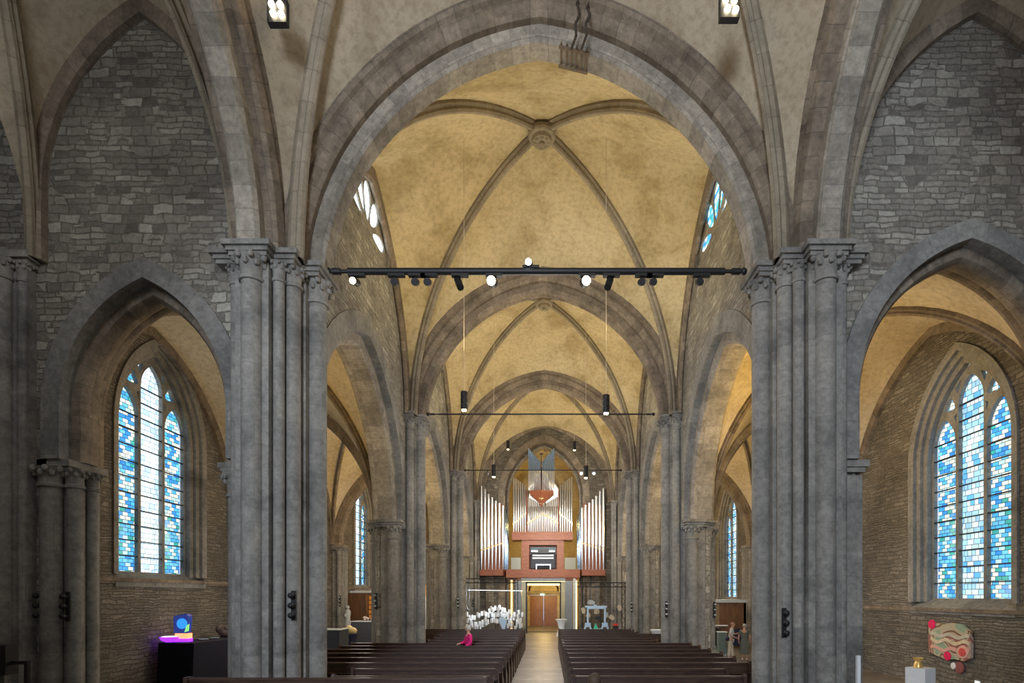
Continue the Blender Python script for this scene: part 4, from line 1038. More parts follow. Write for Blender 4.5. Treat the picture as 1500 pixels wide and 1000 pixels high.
# ------------------------------------------------------------------ truss frames
def truss(label, x0, x1, Y, z, legs, bar=None):
    o = thing('truss_frame', label, 'truss', (0, 0, 0))
    b = MB(); n = max(3, int((x1 - x0) / .3))
    for dz in (0, -.26): b.tube((x0, Y, z + dz), (x1, Y, z + dz), .03, 8)
    for i in range(n): xa = x0 + (x1 - x0) * i / n; xb = x0 + (x1 - x0) * (i + 1) / n; b.tube((xa, Y, z if i % 2 else z - .26), (xb, Y, z - .26 if i % 2 else z), .014, 6)
    b.build('top_beam', M['iron'], o)
    for lx in legs:
        b = MB()
        for dx in (0, .2): b.tube((lx + dx, Y, 0), (lx + dx, Y, z), .025, 8)
        m_ = int(z / .28)
        for i in range(m_): b.tube((lx + (0 if i % 2 else .2), Y, i * z / m_), (lx + (.2 if i % 2 else 0), Y, (i + 1) * z / m_), .014, 6)
        b.build('leg', M['iron'] if lx > 0 or lx > -3 else M['steel'], o)
    return o
truss('black truss frame over the white-tipped stakes', px(682, 0, 35)[0], px(757, 0, 35)[0], 35, 3.78, (px(683, 0, 35)[0], px(754, 0, 35)[0]))
truss('black truss beam with hanging cards, trestle side', 2.0, px(917, 0, 34)[0], 34, 3.5, (2.35, px(911, 0, 34)[0]))
lb_ = MB(); lb_.tube((px(685, 0, 34.6)[0], 34.6, 3.05), (px(766, 0, 34.6)[0], 34.6, 3.0), .018, 8); e = lb_.build('light_bar', M['led']); tag(e, 'thin white light bar hanging over the white-tipped stakes', 'light bar')
for i, xx in enumerate((-4.9, -1.5)):
    e = MB(); e.tube((xx, 34.6, 3.0), (xx, 34.99, 3.55), .006, 6); e.build('suspension_wire', M['steel'], bpy.data.objects['light_bar'])

# ------------------------------------------------------------------ white tipped stakes
proto = None
cnt = 0
rs = random.Random(3)
pts_ = []
cells = [(i, j) for i in range(24) for j in range(3)]
for i, j in cells:
    u = (i + .5 + rs.uniform(-.4, .4)) / 24
    x = 683 + 83 * u
    ymid = 907 + 5 * math.sin(u * 9) - 4 * u
    y = ymid + (j - 1) * 8.2 + rs.uniform(-3.4, 3.4)
    if 697 < x < 722 and y > 916 and False: continue
    Y = 33.2 + rs.uniform(-.6, 1.3)
    pts_.append((x, y, Y))
for x, y, Y in pts_:
    X, _, Z = px(x, y, Y)
    Z = max(.45, Z)
    if proto is None:
        o = thing('white_tipped_stake', 'small white tube on a dark stem in the dense cluster before the organ wall', 'stake', (X, Y, 0), 0, 'white-tipped stakes clustered before the organ wall')
        b = MB(); b.lathe(0, 0, [(.001, -.15), (.06, -.15), (.075, -.13), (.075, .12), (.06, .15), (.001, .155)], 10); cp = b.build('white_tube', M['white'], o)
        b = MB(); b.tube((0, 0, -1), (0, 0, 0), .010, 6); st = b.build('stem', M['black'], o)
        proto = o
        proto_me = None
    else:
        o = copy_tree(proto)
    o.location = (X, Y, 0); 
    for ch in o.children:
        if ch.name.startswith('white_tube'): ch.location = (0, 0, Z); ch.rotation_euler = (0, rs.uniform(-.12, .12), 0)
        else: ch.location = (0, 0, Z - .15); ch.scale = (1, 1, (Z - .15))
# wedge shaped grey thing among the stakes
o = thing('grey_fan', 'pale blue-grey fan-shaped sheet standing among the white-tipped stakes', 'sculpture', (px(737, 0, 32.9)[0], 32.9, 0))
b = MB()
f0 = [(-.02, .60), (.12, .68), (.22, 1.2), (.02, 1.42), (-.22, 1.36), (-.22, 1.1)]
b.slab(f0, [], fX, -.03, .03); b.build('sheet', M['bluewhite'], o, smooth=0)
b = MB(); b.tube((0, 0, 0), (0, 0, .65), .02, 8); b.lathe(0, 0, [(.15, 0), (.15, .02), (.02, .03)], 12); b.build('stand', M['steel'], o)

# ------------------------------------------------------------------ trestle sculpture
YT = 32.2
o = thing('trestle_sculpture', 'pale blue trestle sculpture of two A-frame legs and a beam', 'sculpture', (0, YT, 0))
def tx(x): return (x - 803) / 800 * YT + .19
def tz(y): return 2.7 + (872 - y) / 800 * YT
b = MB(); b.box(tx(857), tx(889), -.07, .07, tz(889.5), tz(887)); b.box(tx(860), tx(886), -.1, .1, tz(891.5), tz(889.5)); b.build('beam', M['bluewhite'], o, smooth=0)
b = MB(); b.box(tx(870), tx(873.5), -.14, .14, tz(890.5), tz(885.5)); b.build('beam_block', M['bluewhite'], o, smooth=0)
for c, sg in ((861, 1), (886, -1)):
    b = MB(); b.box(tx(c) - .05, tx(c) + .05, -.05, .05, tz(912), tz(890)); b.build('post', M['bluewhite'], o, smooth=0)
    b = MB(); b.prism([(tx(c) - .17, -.08), (tx(c) + .17, -.08), (tx(c) + .17, .08), (tx(c) - .17, .08)], tz(918), tz(912)); b.build('leg_cap', M['bluewhite'], o, smooth=0)
    for q in (-1, 1):
        b = MB(); b.bar((tx(c) + q * .12, 0, tz(916)), (tx(c) + q * .40, 0, 0.0), .1, .1, (0, 1, 0)); b.build('leg', M['bluewhite'], o, smooth=0)
t = thing('green_wedge', 'sea green pointed wedge between the legs of the trestle sculpture', 'sculpture', (tx(873), YT + .1, 0))
b = MB(); P4 = [(-.2, -.15), (.25, -.15), (.25, .2), (-.2, .2)]
b.prism([(x * 1.4, y) for x, y in P4], 0, .5)
for i in range(4): j = (i + 1) % 4; b.face([(P4[i][0], P4[i][1], .5), (P4[j][0], P4[j][1], .5), (-.02, 0, 1.1)])
b.build('wedge_body', M['green'], t, smooth=0)
b = MB(); b.slab([(0, .35), (.32, .5), (.3, .8), (.05, .75)], [], fX, -.22, -.19); b.build('pale_sheet', M['greycard'], t, smooth=0)
cards = [(866, 882, -.15, 'greycard', 11, 7, 'light grey card hanging over the trestle beam'), (855, 894, .4, 'cream', 7, 10, 'cream card hanging at the outer side of the trestle, portal side'), (862, 901, -.3, 'cream', 7, 7, 'cream card hanging behind the first trestle post'),
         (874, 895, .1, 'cream', 8, 9, 'cream card hanging in the middle under the trestle beam'), (888, 900, .2, 'greycard', 6, 9, 'grey card hanging behind the second trestle post'), (896, 904, -.5, 'cream', 9, 7, 'cream card hanging just outside the second trestle post'),
         (908, 890, .5, 'cream', 8, 9, 'cream card hanging farthest from the trestle, near the pier'), (876, 905, .0, 'black', 9, 6, 'black card hanging low in the middle of the trestle')]
for x, y, rot, mt, wpx, hpx, lb in cards:
    X, _, Z = px(x, y, 34); w_, h_ = wpx / 23.5, hpx / 23.5
    e = thing('hanging_card', lb, 'card', (X, 34, Z), 0, 'cards hanging around the trestle sculpture')
    b = MB(); shp = [(-.5 * w_, -.3 * h_), (-.1 * w_, -.5 * h_), (.45 * w_, -.35 * h_), (.5 * w_, .2 * h_), (.1 * w_, .5 * h_), (-.4 * w_, .42 * h_)]
    ca, sa = math.cos(rot), math.sin(rot); shp = [(a * ca - c * sa, a * sa + c * ca) for a, c in shp]
    b.slab(shp, [], lambda u, w, z: (u, w + .25 * u * (1 if mt == 'cream' else -1), z), -.02, .02); b.build('sheet', M[mt], e, smooth=0)
    b = MB(); b.tube((0, 0, .3 * h_), (0, 0, 3.3 - Z), .006, 6); b.build('wire', M['steel'], e)
b = MB(); b.box(-.16, .16, -.12, .12, 0, .9); o = thing('red_box', 'small bright red box on a dark stand beyond the last pews', 'box', (px(905, 0, 31.5)[0], 32.6, 0))
b.build('stand', M['black'], o, smooth=0); b = MB(); b.box(-.15, .13, -.1, .1, .9, 1.02); b.build('box_body', M['red'], o, smooth=0)
# standing table with stretched cover
o = thing('cocktail_table', 'white cloth-covered standing table at the portal end of the aisle', 'table', (px(822.5, 0, 36.5)[0], 36.5, 0))
b = MB(); b.lathe(0, 0, [(.36, 0), (.34, .05), (.22, .45), (.2, .6), (.26, .85), (.38, 1.07), (.40, 1.1), (.40, 1.13), (.001, 1.135)], 24); b.build('stretch_cover', M['white'], o)
o = thing('cocktail_table', 'white cloth-covered standing table half hidden beside the pier by the visitors', 'table', (px(965, 0, 25.2)[0], 25.2, 0))
b = MB(); b.lathe(0, 0, [(.36, 0), (.34, .05), (.22, .45), (.2, .6), (.26, .85), (.38, 1.07), (.40, 1.1), (.40, 1.13), (.001, 1.135)], 24); b.build('stretch_cover', M['white'], o)

# ------------------------------------------------------------------ left aisle furniture
o = thing('display_table', 'dark blue draped table carrying glowing violet glass by the aisle wall', 'table', (0, 0, 0))
# quadrilateral cloth box seen obliquely
A = [(-11.0, 16.9), (-9.6, 15.2 + .0), (-8.0, 17.0), (-9.4, 18.7)]
A = [px(228, 0, 17.6)[:2], px(283, 0, 17.3)[:2], px(345, 0, 19.2)[:2], px(283, 0, 19.6)[:2]]
A = [(-12.35 + .0, 17.55), (-11.1, 17.3), (-10.1, 20.2), (-11.35, 20.5)]
A = [(-11.55, 16.45), (-10.35, 16.25), (-9.95, 19.8), (-11.15, 20.1)]
TT = 1.28
b = MB(); cxm = sum(p[0] for p in A) / 4; cym = sum(p[1] for p in A) / 4
n = 8; ring_t, ring_b = [], []
for i in range(4):
    p, q = A[i], A[(i + 1) % 4]
    for j in range(n):
        t = j / n; x = p[0] + (q[0] - p[0]) * t; y = p[1] + (q[1] - p[1]) * t; k = 1.03 + .025 * math.sin(j * 2.4 + i)
        ring_t.append((x, y, TT)); ring_b.append((cxm + (x - cxm) * k, cym + (y - cym) * k, .02))
m_ = len(ring_t)
for i in range(m_): j = (i + 1) % m_; b.face([ring_t[i], ring_t[j], ring_b[j], ring_b[i]])
b.face(ring_t); b.build('draped_cloth', M['navycloth'], o, smooth=40)
def small(name, lb, cat, X, Y, z): return thing(name, lb, cat, (X, Y, z))
o = small('glass_cube_sculpture', 'tall block glass piece with blue face and orange-violet glow', 'glass sculpture', -11.05, 16.85, TT)
b = MB(); b.box(-.22, .2, -.12, .12, .0, .10); b.build('violet_base', M['violet'], o, smooth=0)
b = MB(); b.box(-.2, .19, -.11, .11, .1, .26); b.build('orange_band', M['orangeglow'], o, smooth=0)
b = MB(); b.slab([(-.24, .26), (.16, .26), (.2, .78), (.14, .86), (-.2, .8), (-.26, .74)], [], fX, -.1, .1); b.build('glass_block', plain('dark blue glass', (.02, .03, .12), .15, emit=(.03, .05, .25), es=.5), o, smooth=0)
b = MB(); b.lathe(0, 0, [(.001, -.0), (.16, .0), (.16, .01), (.001, .012)], 20); d_ = b.build('blue_disc', M['cyan'], o); d_.location = (.02, -.115, .56); d_.rotation_euler = (PI / 2, 0, 0)
b = MB(); b.slab([(.1, .3), (.22, .34), (.24, .55), (.16, .5)], [], fX, -.125, -.105); b.build('lime_shard', M['limeglow'], o, smooth=0)
o = small('glass_bowl', 'low violet glowing glass bowl beside the block glass piece', 'bowl', -11.38, 16.7, TT)
b = MB(); b.lathe(0, 0, [(.1, 0), (.22, .06), (.27, .15), (.24, .16), (.18, .09), (.001, .05)], 20); b.build('bowl_body', M['violet'], o)
b = MB(); b.lathe(0, 0, [(.20, .15), (.23, .165), (.2, .18), (.17, .165), (.2, .15)], 20); b.build('bowl_rim', M['led'], o)
o = small('carved_stone', 'rounded brown-grey carved stone on the dark blue table', 'stone', -10.85, 18.75, TT)
b = MB(); b.ball((0, 0, .2), .3, 12, 9, (1, .7, .72)); b.ball((-.2, -.02, .27), .16, 10, 7, (1, .8, 1)); b.ball((.12, -.05, .3), .2, 10, 7, (1, .8, .7)); b.build('stone_body', M['bust'], o)
for i, (X, Y, lb) in enumerate(((-10.85, 17.5, 'small pale plate on the dark blue table nearest the block glass piece'), (-10.8, 18.0, 'small pale plate on the dark blue table toward the carved stone'))):
    e = MB(); e.lathe(0, 0, [(.08, 0), (.15, .03), (.14, .035), (.001, .012)], 16); e = e.build('small_plate', M['bluewhite']); e.location = (X, Y, TT); tag(e, lb, 'plate')

# grey tables and brown cabinet deeper in the aisle
o = thing('covered_table', 'slate grey cloth-covered table with a pale top, beside the broad pier edge', 'table', (px(480, 0, 24.5)[0], 24.5, 0))
b = MB(); b.box(-1.4, .72, -.5, .6, 0, 1.17); b.build('cloth', M['greycloth'], o, smooth=0); b = MB(); b.box(-1.42, .74, -.52, .62, 1.17, 1.2); b.build('top_sheet', M['whitestone'], o, smooth=0)
o = thing('bread_tub', 'small navy tub heaped with straw-coloured loaves between the two grey tables', 'tub', (px(510, 0, 27)[0], 27, 0))
b = MB(); b.lathe(0, 0, [(.34, 0), (.42, .7), (.45, .82), (.42, .83), (.38, .76), (.001, .76)], 20); b.build('tub_body', M['navy'], o)
b = MB(); b.ball((-.12, 0, .92), .26, 10, 7, (1.2, .9, .8)); b.ball((.2, -.05, .95), .22, 10, 7, (1.2, .9, .9)); b.ball((.02, .1, 1.05), .18, 10, 7); b.build('loaves', M['straw'], o)
o = thing('covered_table', 'slate grey covered table in front of the brown cabinet, set with dried flowers', 'table', (px(535, 0, 29.5)[0], 29.5, 0))
b = MB(); b.box(-.62, .60, -.4, .5, 0, 1.3); b.build('cloth', M['greycloth'], o, smooth=0); b = MB(); b.box(-.64, .62, -.42, .52, 1.3, 1.34); b.build('top_sheet', M['whitestone'], o, smooth=0)
o = thing('dried_flowers', 'dried flower arrangement with a leaning twig on the grey covered table', 'flowers', (px(540, 0, 29.4)[0], 29.4, 1.34))
b = MB(); b.path([(.05, 0, .05), (-.12, 0, .45), (-.2, 0, .8), (-.27, 0, 1.15)], .02, 6); b.build('twig', M['rustiron'], o)
b = MB()
for i in range(14): b.ball((rs.uniform(-.3, .45), rs.uniform(-.12, .12), .08 + rs.uniform(0, .1)), rs.uniform(.05, .1), 7, 5)
b.build('blossoms', plain('dusty pink blossom', (.62, .5, .48), .8), o)
o = thing('wooden_cabinet', 'tall brown wooden cabinet with bright orange drawers under the aisle window', 'cabinet', (px(535, 0, 31.5)[0], 31.5, 0))
b = MB(); b.box(-1.0, 1.6, 0, 1.2, 0, 2.85); b.build('body', M['cab_wood'], o, smooth=0)
b = MB(); b.box(-.85, 1.7, -.05, 1.25, 2.85, 2.98); b.build('white_top', M['whitestone'], o, smooth=0)
b = MB(); b.box(.05, .18, -.06, 0, 1.35, 2.75); b.build('orange_stile', M['door_wood'], o, smooth=0)
for i in range(5):
    b = MB(); b.box(.24, .75, -.09, 0, 1.38 + i * .27, 1.6 + i * .27); dd = b.build('drawer', M['orange_wood'], o, smooth=0)
    b = MB(); b.box(.44, .54, -.12, -.09, 1.47 + i * .27, 1.5 + i * .27); b.build('handle', M['red'], dd, smooth=0)
o = thing('statue', 'small pale carved figure standing against the aisle wall shafts by the bread tub', 'statue', (px(509.5, 0, 30.5)[0], 30.5, 0))
b = MB(); b.box(-.18, .18, -.18, .18, 0, 1.0); b.build('pedestal', M['stone'], o, smooth=0)
b = MB(); b.lathe(0, 0, [(.14, 1.0), (.17, 1.15), (.13, 1.45), (.16, 1.75), (.12, 1.9), (.05, 1.95)], 14); b.ball((0, -.02, 2.05), .11, 10, 8); b.ball((-.1, -.1, 1.6), .08, 8, 6, (1, 1.2, 1.4)); b.build('figure', M['greycard'], o)
o = thing('wooden_cabinet', 'narrow white cabinet with an orange top box seen between the mid-nave and distant piers', 'cabinet', (px(629, 0, 38)[0], 38, 0))
b = MB(); b.box(-.3, .35, 0, .5, 0, 2.6); b.build('body', M['white'], o, smooth=0); b = MB(); b.box(-.3, .2, -.04, .5, 2.6, 3.45); b.build('orange_box', M['orange_wood'], o, smooth=0)

# ------------------------------------------------------------------ right aisle: booth, bin, wall hanging, plinth
o = thing('wooden_booth', 'dark brown wooden booth against the aisle wall behind the two visitors', 'booth', (9.3, 27.2, 0))
b = MB(); b.box(-1.4, .75, 0, .1, .55, 2.35); b.box(-1.4, -1.28, 0, 1.5, 0, 2.35); b.box(.63, .75, 0, 1.5, 0, 2.35); b.build('panels', M['cab_wood'], o, smooth=0)
b = MB(); b.box(-1.45, .8, -.08, 1.55, 2.35, 2.5); b.build('cornice', M['greycard'], o, smooth=0)
b = MB(); b.box(-1.05, -.6, -.03, 0, .7, 2.3); b.build('light_stripe', plain('worn brown panel', (.24, .17, .1), .5), o, smooth=0)
b = MB(); b.box(-1.4, -.2, -.12, 0, 1.18, 1.24); b.build('shelf', M['white'], o, smooth=0)
b = MB(); b.lathe(0, 0, [(.001, 0), (.52, 0), (.52, .1), (.001, .1)], 28); t = b.build('round_board', M['black'], o); t.location = (-.9, -.05, .6); t.rotation_euler = (PI / 2, 0, 0)
b = MB(); b.lathe(0, 0, [(.001, 0), (.45, 0), (.45, .1), (.001, .1)], 28); t = b.build('round_board', M['navy'], o); t.location = (.35, -.05, .62); t.rotation_euler = (PI / 2, 0, 0)
o = thing('grey_green_bin', 'grey-green box cabinet beside the man in the pale shirt', 'cabinet', (px(1057, 0, 24.5)[0], 24.5, 0))
b = MB(); b.box(-.17, .2, -.15, .15, .1, 1.05); b.build('body', plain('grey green paint', (.16, .22, .2), .5), o, smooth=0)
for x in (-.13, .14):
    b = MB(); b.box(x - .025, x + .025, -.1, .1, 0, .1); b.build('foot', M['white'], o, smooth=0)
b = MB(); b.box(-.19, .22, -.17, .17, 1.05, 1.09); b.build('lid', M['white'], o, smooth=0)
# textile
def camo():
    m, nt, bb = new_mat('patchwork wool'); tc = N(nt, 'ShaderNodeTexCoord'); n1 = N(nt, 'ShaderNodeTexNoise', i_Scale=1.5, i_Detail=0.0, i_Distortion=.5); L(nt, tc, 'Object', n1, 'Vector')
    r = ramp(nt, [(0, (.30, .42, .30)), (.33, (.50, .44, .32)), (.42, (.22, .12, .07)), (.47, (.50, .40, .30)), (.53, (.36, .15, .12)), (.62, (.48, .38, .30)), (.7, (.30, .13, .10))], 'CONSTANT')
    L(nt, n1, 'Fac', r, 'Fac'); L(nt, r, 'Color', bb, 'Base Color'); bb.inputs['Roughness'].default_value = .95
    return m
o = thing('textile_wall_hanging', 'patchwork textile in pink, cream and brown hanging on the aisle wall', 'wall hanging', (XW - .02, 15.7, 0))
oy = [(-.82, 1.0), (-.6, .88), (-.2, .9), (.05, .84), (.45, .92), (.78, 1.0), (.84, 1.3), (.8, 1.55), (.84, 1.85), (.6, 1.92), (.2, 1.86), (-.1, 1.92), (-.5, 1.9), (-.8, 1.7), (-.84, 1.4)]
b = MB(); b.slab(oy, [], fY, -.09, -.01); b.build('cloth', camo(), o, smooth=0)
hot = plain('hot pink wool', (.85, .02, .12), .9); pal = plain('pale pink wool', (.75, .42, .36), .9)
for yy, zz, r_, mt, nm in ((.66, 1.84, .14, hot, 'pink_patch'), (.02, .96, .13, hot, 'pink_patch'), (-.56, 1.13, .19, pal, 'ring_patch'), (-.56, 1.13, .12, plain('coral wool', (.7, .1, .1), .9), 'ring_centre')):
    b = MB(); b.lathe(0, 0, [(.001, 0), (r_, 0), (r_ * .95, .02 + (.015 if nm == 'ring_centre' else 0)), (.001, .025 + (.015 if nm == 'ring_centre' else 0))], 18, 1, 1.1); e = b.build(nm, mt, o); e.location = (-.09, yy, zz); e.rotation_euler = (0, -PI / 2, 0)
for k, (amp, z0, mt) in enumerate(((.05, 1.38, M['cream']), (.04, 1.55, M['beige']), (.05, 1.15, pal))):
    b = MB(); up_ = [(-.8 + i * .1, z0 + amp * math.sin(i * .9 + k) + .05) for i in range(16)]; dn_ = [(-.8 + i * .1, z0 + amp * math.sin(i * .9 + k) - .05) for i in range(16)][::-1]
    b.slab(up_ + dn_, [], fY, -.11, -.085); b.build('wavy_strip', mt, o, smooth=0)
o = thing('textile_offcut', 'small cream and dull red patch on the wall just below the patchwork textile', 'wall hanging', (XW - .02, 15.45, 0))
b = MB(); b.lathe(0, 0, [(.001, 0), (.17, 0), (.16, .03), (.001, .035)], 14); e = b.build('red_patch', plain('dull red wool', (.3, .1, .09), .9), o); e.location = (-.02, -.1, .68); e.rotation_euler = (0, -PI / 2, 0)
b = MB(); b.lathe(0, 0, [(.001, 0), (.1, 0), (.09, .03), (.001, .035)], 14); e = b.build('cream_patch', M['white'], o); e.location = (-.04, .1, .7); e.rotation_euler = (0, -PI / 2, 0)
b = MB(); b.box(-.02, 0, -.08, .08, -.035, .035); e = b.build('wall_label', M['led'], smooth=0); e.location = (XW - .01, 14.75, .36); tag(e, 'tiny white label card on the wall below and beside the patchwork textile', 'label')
o = thing('display_plinth', 'white square plinth carrying a small golden vessel', 'plinth', (px(1348, 0, 11.9)[0], 11.9 + 1.0, 0), math.radians(28))
o.location = (*px(1348, 0, 12.9)[:2], 0)
b = MB(); b.box(-.22, .22, -.22, .22, 0, 1.0); b.build('body', M['white'], o, smooth=0)
t = thing('gold_vessel', 'small golden cup-shaped vessel on the white plinth', 'vessel', (*px(1345, 0, 12.9)[:2], 1.0))
b = MB(); b.lathe(0, 0, [(.09, 0), (.10, .02), (.085, .09), (.06, .15), (.1, .2), (.115, .23), (.10, .235), (.05, .17), (.001, .16)], 20); b.build('vessel_body', plain('bright gold', (.9, .6, .2), .35, .6), t)
o = thing('notice_board', 'narrow upright cream panel beside the broad pier on the plinth side', 'panel', (px(1257, 0, 11.2)[0], 10.3, 0))
o.location.x = px(1257, 0, 10.3)[0]
b = MB(); b.box(-.03, .03, -.03, .03, .06, 1.57); b.build('board', M['white'], o, smooth=0); b = MB(); b.box(-.12, .12, -.15, .15, 0, .06); b.build('foot', M['steel'], o, smooth=0)
# dark stand at the lower left edge
o = thing('dark_stand', 'dark upright box with a slim side arm before the dark clustered jamb', 'stand', (px(6, 0, 9.7)[0], 9.7, 0))
b = MB(); b.box(-.35, .14, -.12, .12, 1.3, 1.82); b.build('box', M['black'], o, smooth=0)
b = MB(); b.box(-.12, -.04, -.04, .04, 0, 1.3); b.box(-.3, .14, -.25, .25, 0, .05); b.build('post', M['black'], o, smooth=0)
b = MB(); b.box(.1, .44, -.03, .03, 1.48, 1.54); b.box(.38, .44, -.03, .03, 0, 1.48); b.build('arm', M['iron'], o, smooth=0)

# ------------------------------------------------------------------ people
def skinned(name, verts, edges, radii, mat, parent, root=0, sub=1):
    me = bpy.data.meshes.new(name); me.from_pydata(verts, edges, []); me.materials.append(mat)
    o = bpy.data.objects.new(name, me); col.objects.link(o); o.parent = parent
    md = o.modifiers.new('Skin', 'SKIN'); md.use_smooth_shade = True
    sv = me.skin_vertices[0].data
    for i, r in enumerate(radii):
        sv[i].radius = (r, r) if not isinstance(r, tuple) else r; sv[i].use_root = (i == root)
    sb = o.modifiers.new('Sub', 'SUBSURF'); sb.levels = sub; sb.render_levels = sub + 1
    return o
def person(label, loc, rz, H, top, bottom, hair, pose, shoe='shoe', dress=False, hat=False, hairlen=.02, lean=0.0):
    """figure built standing, looking along -y in local space; pose gives the arm points"""
    o = thing('person', label, 'person', loc, rz); k = H / 1.72
    def S(p): return (p[0] * k, (p[1] - lean * max(0, p[2] - .95)) * k, p[2] * k)
    V, E, R = [], [], []
    def add(p, r, link=None):
        V.append(S(p)); R.append(r * k if not isinstance(r, tuple) else (r[0] * k, r[1] * k))
        if link is not None: E.append((link, len(V) - 1))
        return len(V) - 1
    pel = add((0, 0, .95), (.15, .105)); wa = add((0, 0, 1.1), (.13, .095), pel); ch = add((0, .01, 1.3), (.155, .105), wa)
    nk = add((0, .01, 1.46), .058, ch); hb = add((0, -.01, 1.53), .055, nk)
    hd = add((0, -.015, 1.60), (.075, .092), hb); ht = add((0, -.01, 1.67), (.062, .075), hd)
    legs = pose.get('legs', {-1: (.0, .0), 1: (.0, .0)})
    for s in (-1, 1):
        dy = legs[s][0]
        hp = add((s * .085, 0, .88), .085, pel); kn = add((s * .09, dy * .5 - .01, .49), .057, hp); an = add((s * .09, dy, .09), .038, kn); to = add((s * .1, dy - .13, .035), (.04, .03), an)
    hands = {}
    for s in (-1, 1):
        sh = add((s * .17, .01, 1.39), .058, ch); el, wr = pose['arms'][s]
        e_ = add(el, .042, sh); w_ = add(wr, .028, e_)
        d = (Vector(wr) - Vector(el)).normalized(); side = Vector((0, -1, 0)) if abs(d.y) < .8 else Vector((0, 0, 1))
        pm = add(tuple(Vector(wr) + d * .055), (.036, .018), w_); hands[s] = pm
        for f in range(4):
            off = side * (f - 1.5) * .019; ln = (.06, .072, .068, .05)[f]
            a = add(tuple(Vector(wr) + d * .095 + off), .0095, pm); c = add(tuple(Vector(wr) + d * (.095 + ln * .5) + off + Vector((-s * .008, 0, 0))), .009, a)
            add(tuple(Vector(wr) + d * (.09 + ln * .9) + off + Vector((-s * .022, 0, 0))), .008, c)
        a = add(tuple(Vector(wr) + d * .04 + side * .035), .011, pm); add(tuple(Vector(wr) + d * .075 + side * .055), .009, a)
    body = skinned('body', V, E, R, M['skin'], o, 0, 1)
    # face
    f = MB()
    hx, hy, hz = S((0, -.015, 1.60)); r_ = .085 * k
    f.ball((hx, hy - r_ * 1.08, hz - .005 * k), .014 * k, 8, 6, (.8, 1.3, 1.5)); f.build('nose', M['skin'], body)
    f = MB()
    for s in (-1, 1): f.ball((hx + s * .03 * k, hy - r_ * .96, hz + .018 * k), .010 * k, 8, 6)
    f.build('eyes', M['black'], body)
    f = MB(); f.ball((hx, hy - r_ * .98, hz - .042 * k), .02 * k, 8, 5, (1, .4, .28)); f.build('mouth', plain('lips', (.45, .16, .14), .6), body)
    f = MB()
    for s in (-1, 1): f.ball((hx + s * .077 * k, hy + .01 * k, hz), .02 * k, 8, 6, (.4, .8, 1.3))
    f.build('ears', M['skin'], body)
    # hair: cap over the back and top of the head
    h = MB(); n, m_ = 18, 10
    rings = []
    for a in range(m_ + 1):
        ph = PI * .62 * a / m_; ring = []
        for i in range(n):
            t = 2 * PI * i / n; front = max(0, -math.sin(t)); php = ph * (1 - .42 * front) * (1 + hairlen * 6 * max(0, math.sin(t)))
            rr = .1 * k * 1.0
            ring.append((hx + rr * .86 * math.sin(php) * math.cos(t), hy + .012 * k + rr * 1.04 * math.sin(php) * math.sin(t), hz + .03 * k + rr * .98 * math.cos(php)))
        rings.append(ring)
    for a in range(m_):
        for i in range(n): j = (i + 1) % n; h.face([rings[a][i], rings[a][j], rings[a + 1][j], rings[a + 1][i]])
    h.build('hair', hair, o)
    # clothes
    V, E, R = [], [], []
    a0 = add((0, 0, .93), (.178, .13)); a1 = add((0, 0, 1.1), (.158, .12), a0); a2 = add((0, .01, 1.3), (.178, .13), a1); a3 = add((0, .01, 1.44), (.078, .075), a2)
    for s in (-1, 1):
        sh = add((s * .17, .01, 1.385), .075, a2); el, wr = pose['arms'][s]
        if pose.get('sleeve', 'long') == 'long': e_ = add(el, .058, sh); add(tuple(Vector(el).lerp(Vector(wr), .92)), .043, e_)
        else: add(tuple(Vector((s * .17, .01, 1.385)).lerp(Vector(el), .8)), .06, sh)
    skinned('shirt' if not dress else 'bodice', V, E, R, top, o, 0, 1)
    if dress:
        d_ = MB(); d_.lathe(0, 0, [(.14 * k, 1.05 * k), (.16 * k, .95 * k), (.19 * k, .8 * k), (.235 * k, .3 * k), (.225 * k, .29 * k), (.15 * k, .75 * k)], 22, 1, .75); d_.build('skirt', bottom, o)
    else:
        V, E, R = [], [], []
        b0 = add((0, 0, .96), (.165, .12))
        for s in (-1, 1):
            dy = legs[s][0]; hp = add((s * .09, 0, .86), .105, b0); kn = add((s * .092, dy * .5 - .01, .49), .077, hp); add((s * .092, dy, .1), .062, kn)
        skinned('trousers', V, E, R, bottom, o, 0, 1)
    for s in (-1, 1):
        dy = legs[s][0]; sh = MB(); x, y, z = (s * .095 * k, (dy - .05) * k, .04 * k); sh.ball((x, y, z), .05 * k, 12, 8, (.9, 2.5, .8)); sh.build('shoe', M[shoe] if isinstance(shoe, str) else shoe, o)
    return o
armd = {-1: ((-.25, .04, 1.12), (-.26, -.04, .88)), 1: ((.25, .04, 1.12), (.26, -.04, .88))}
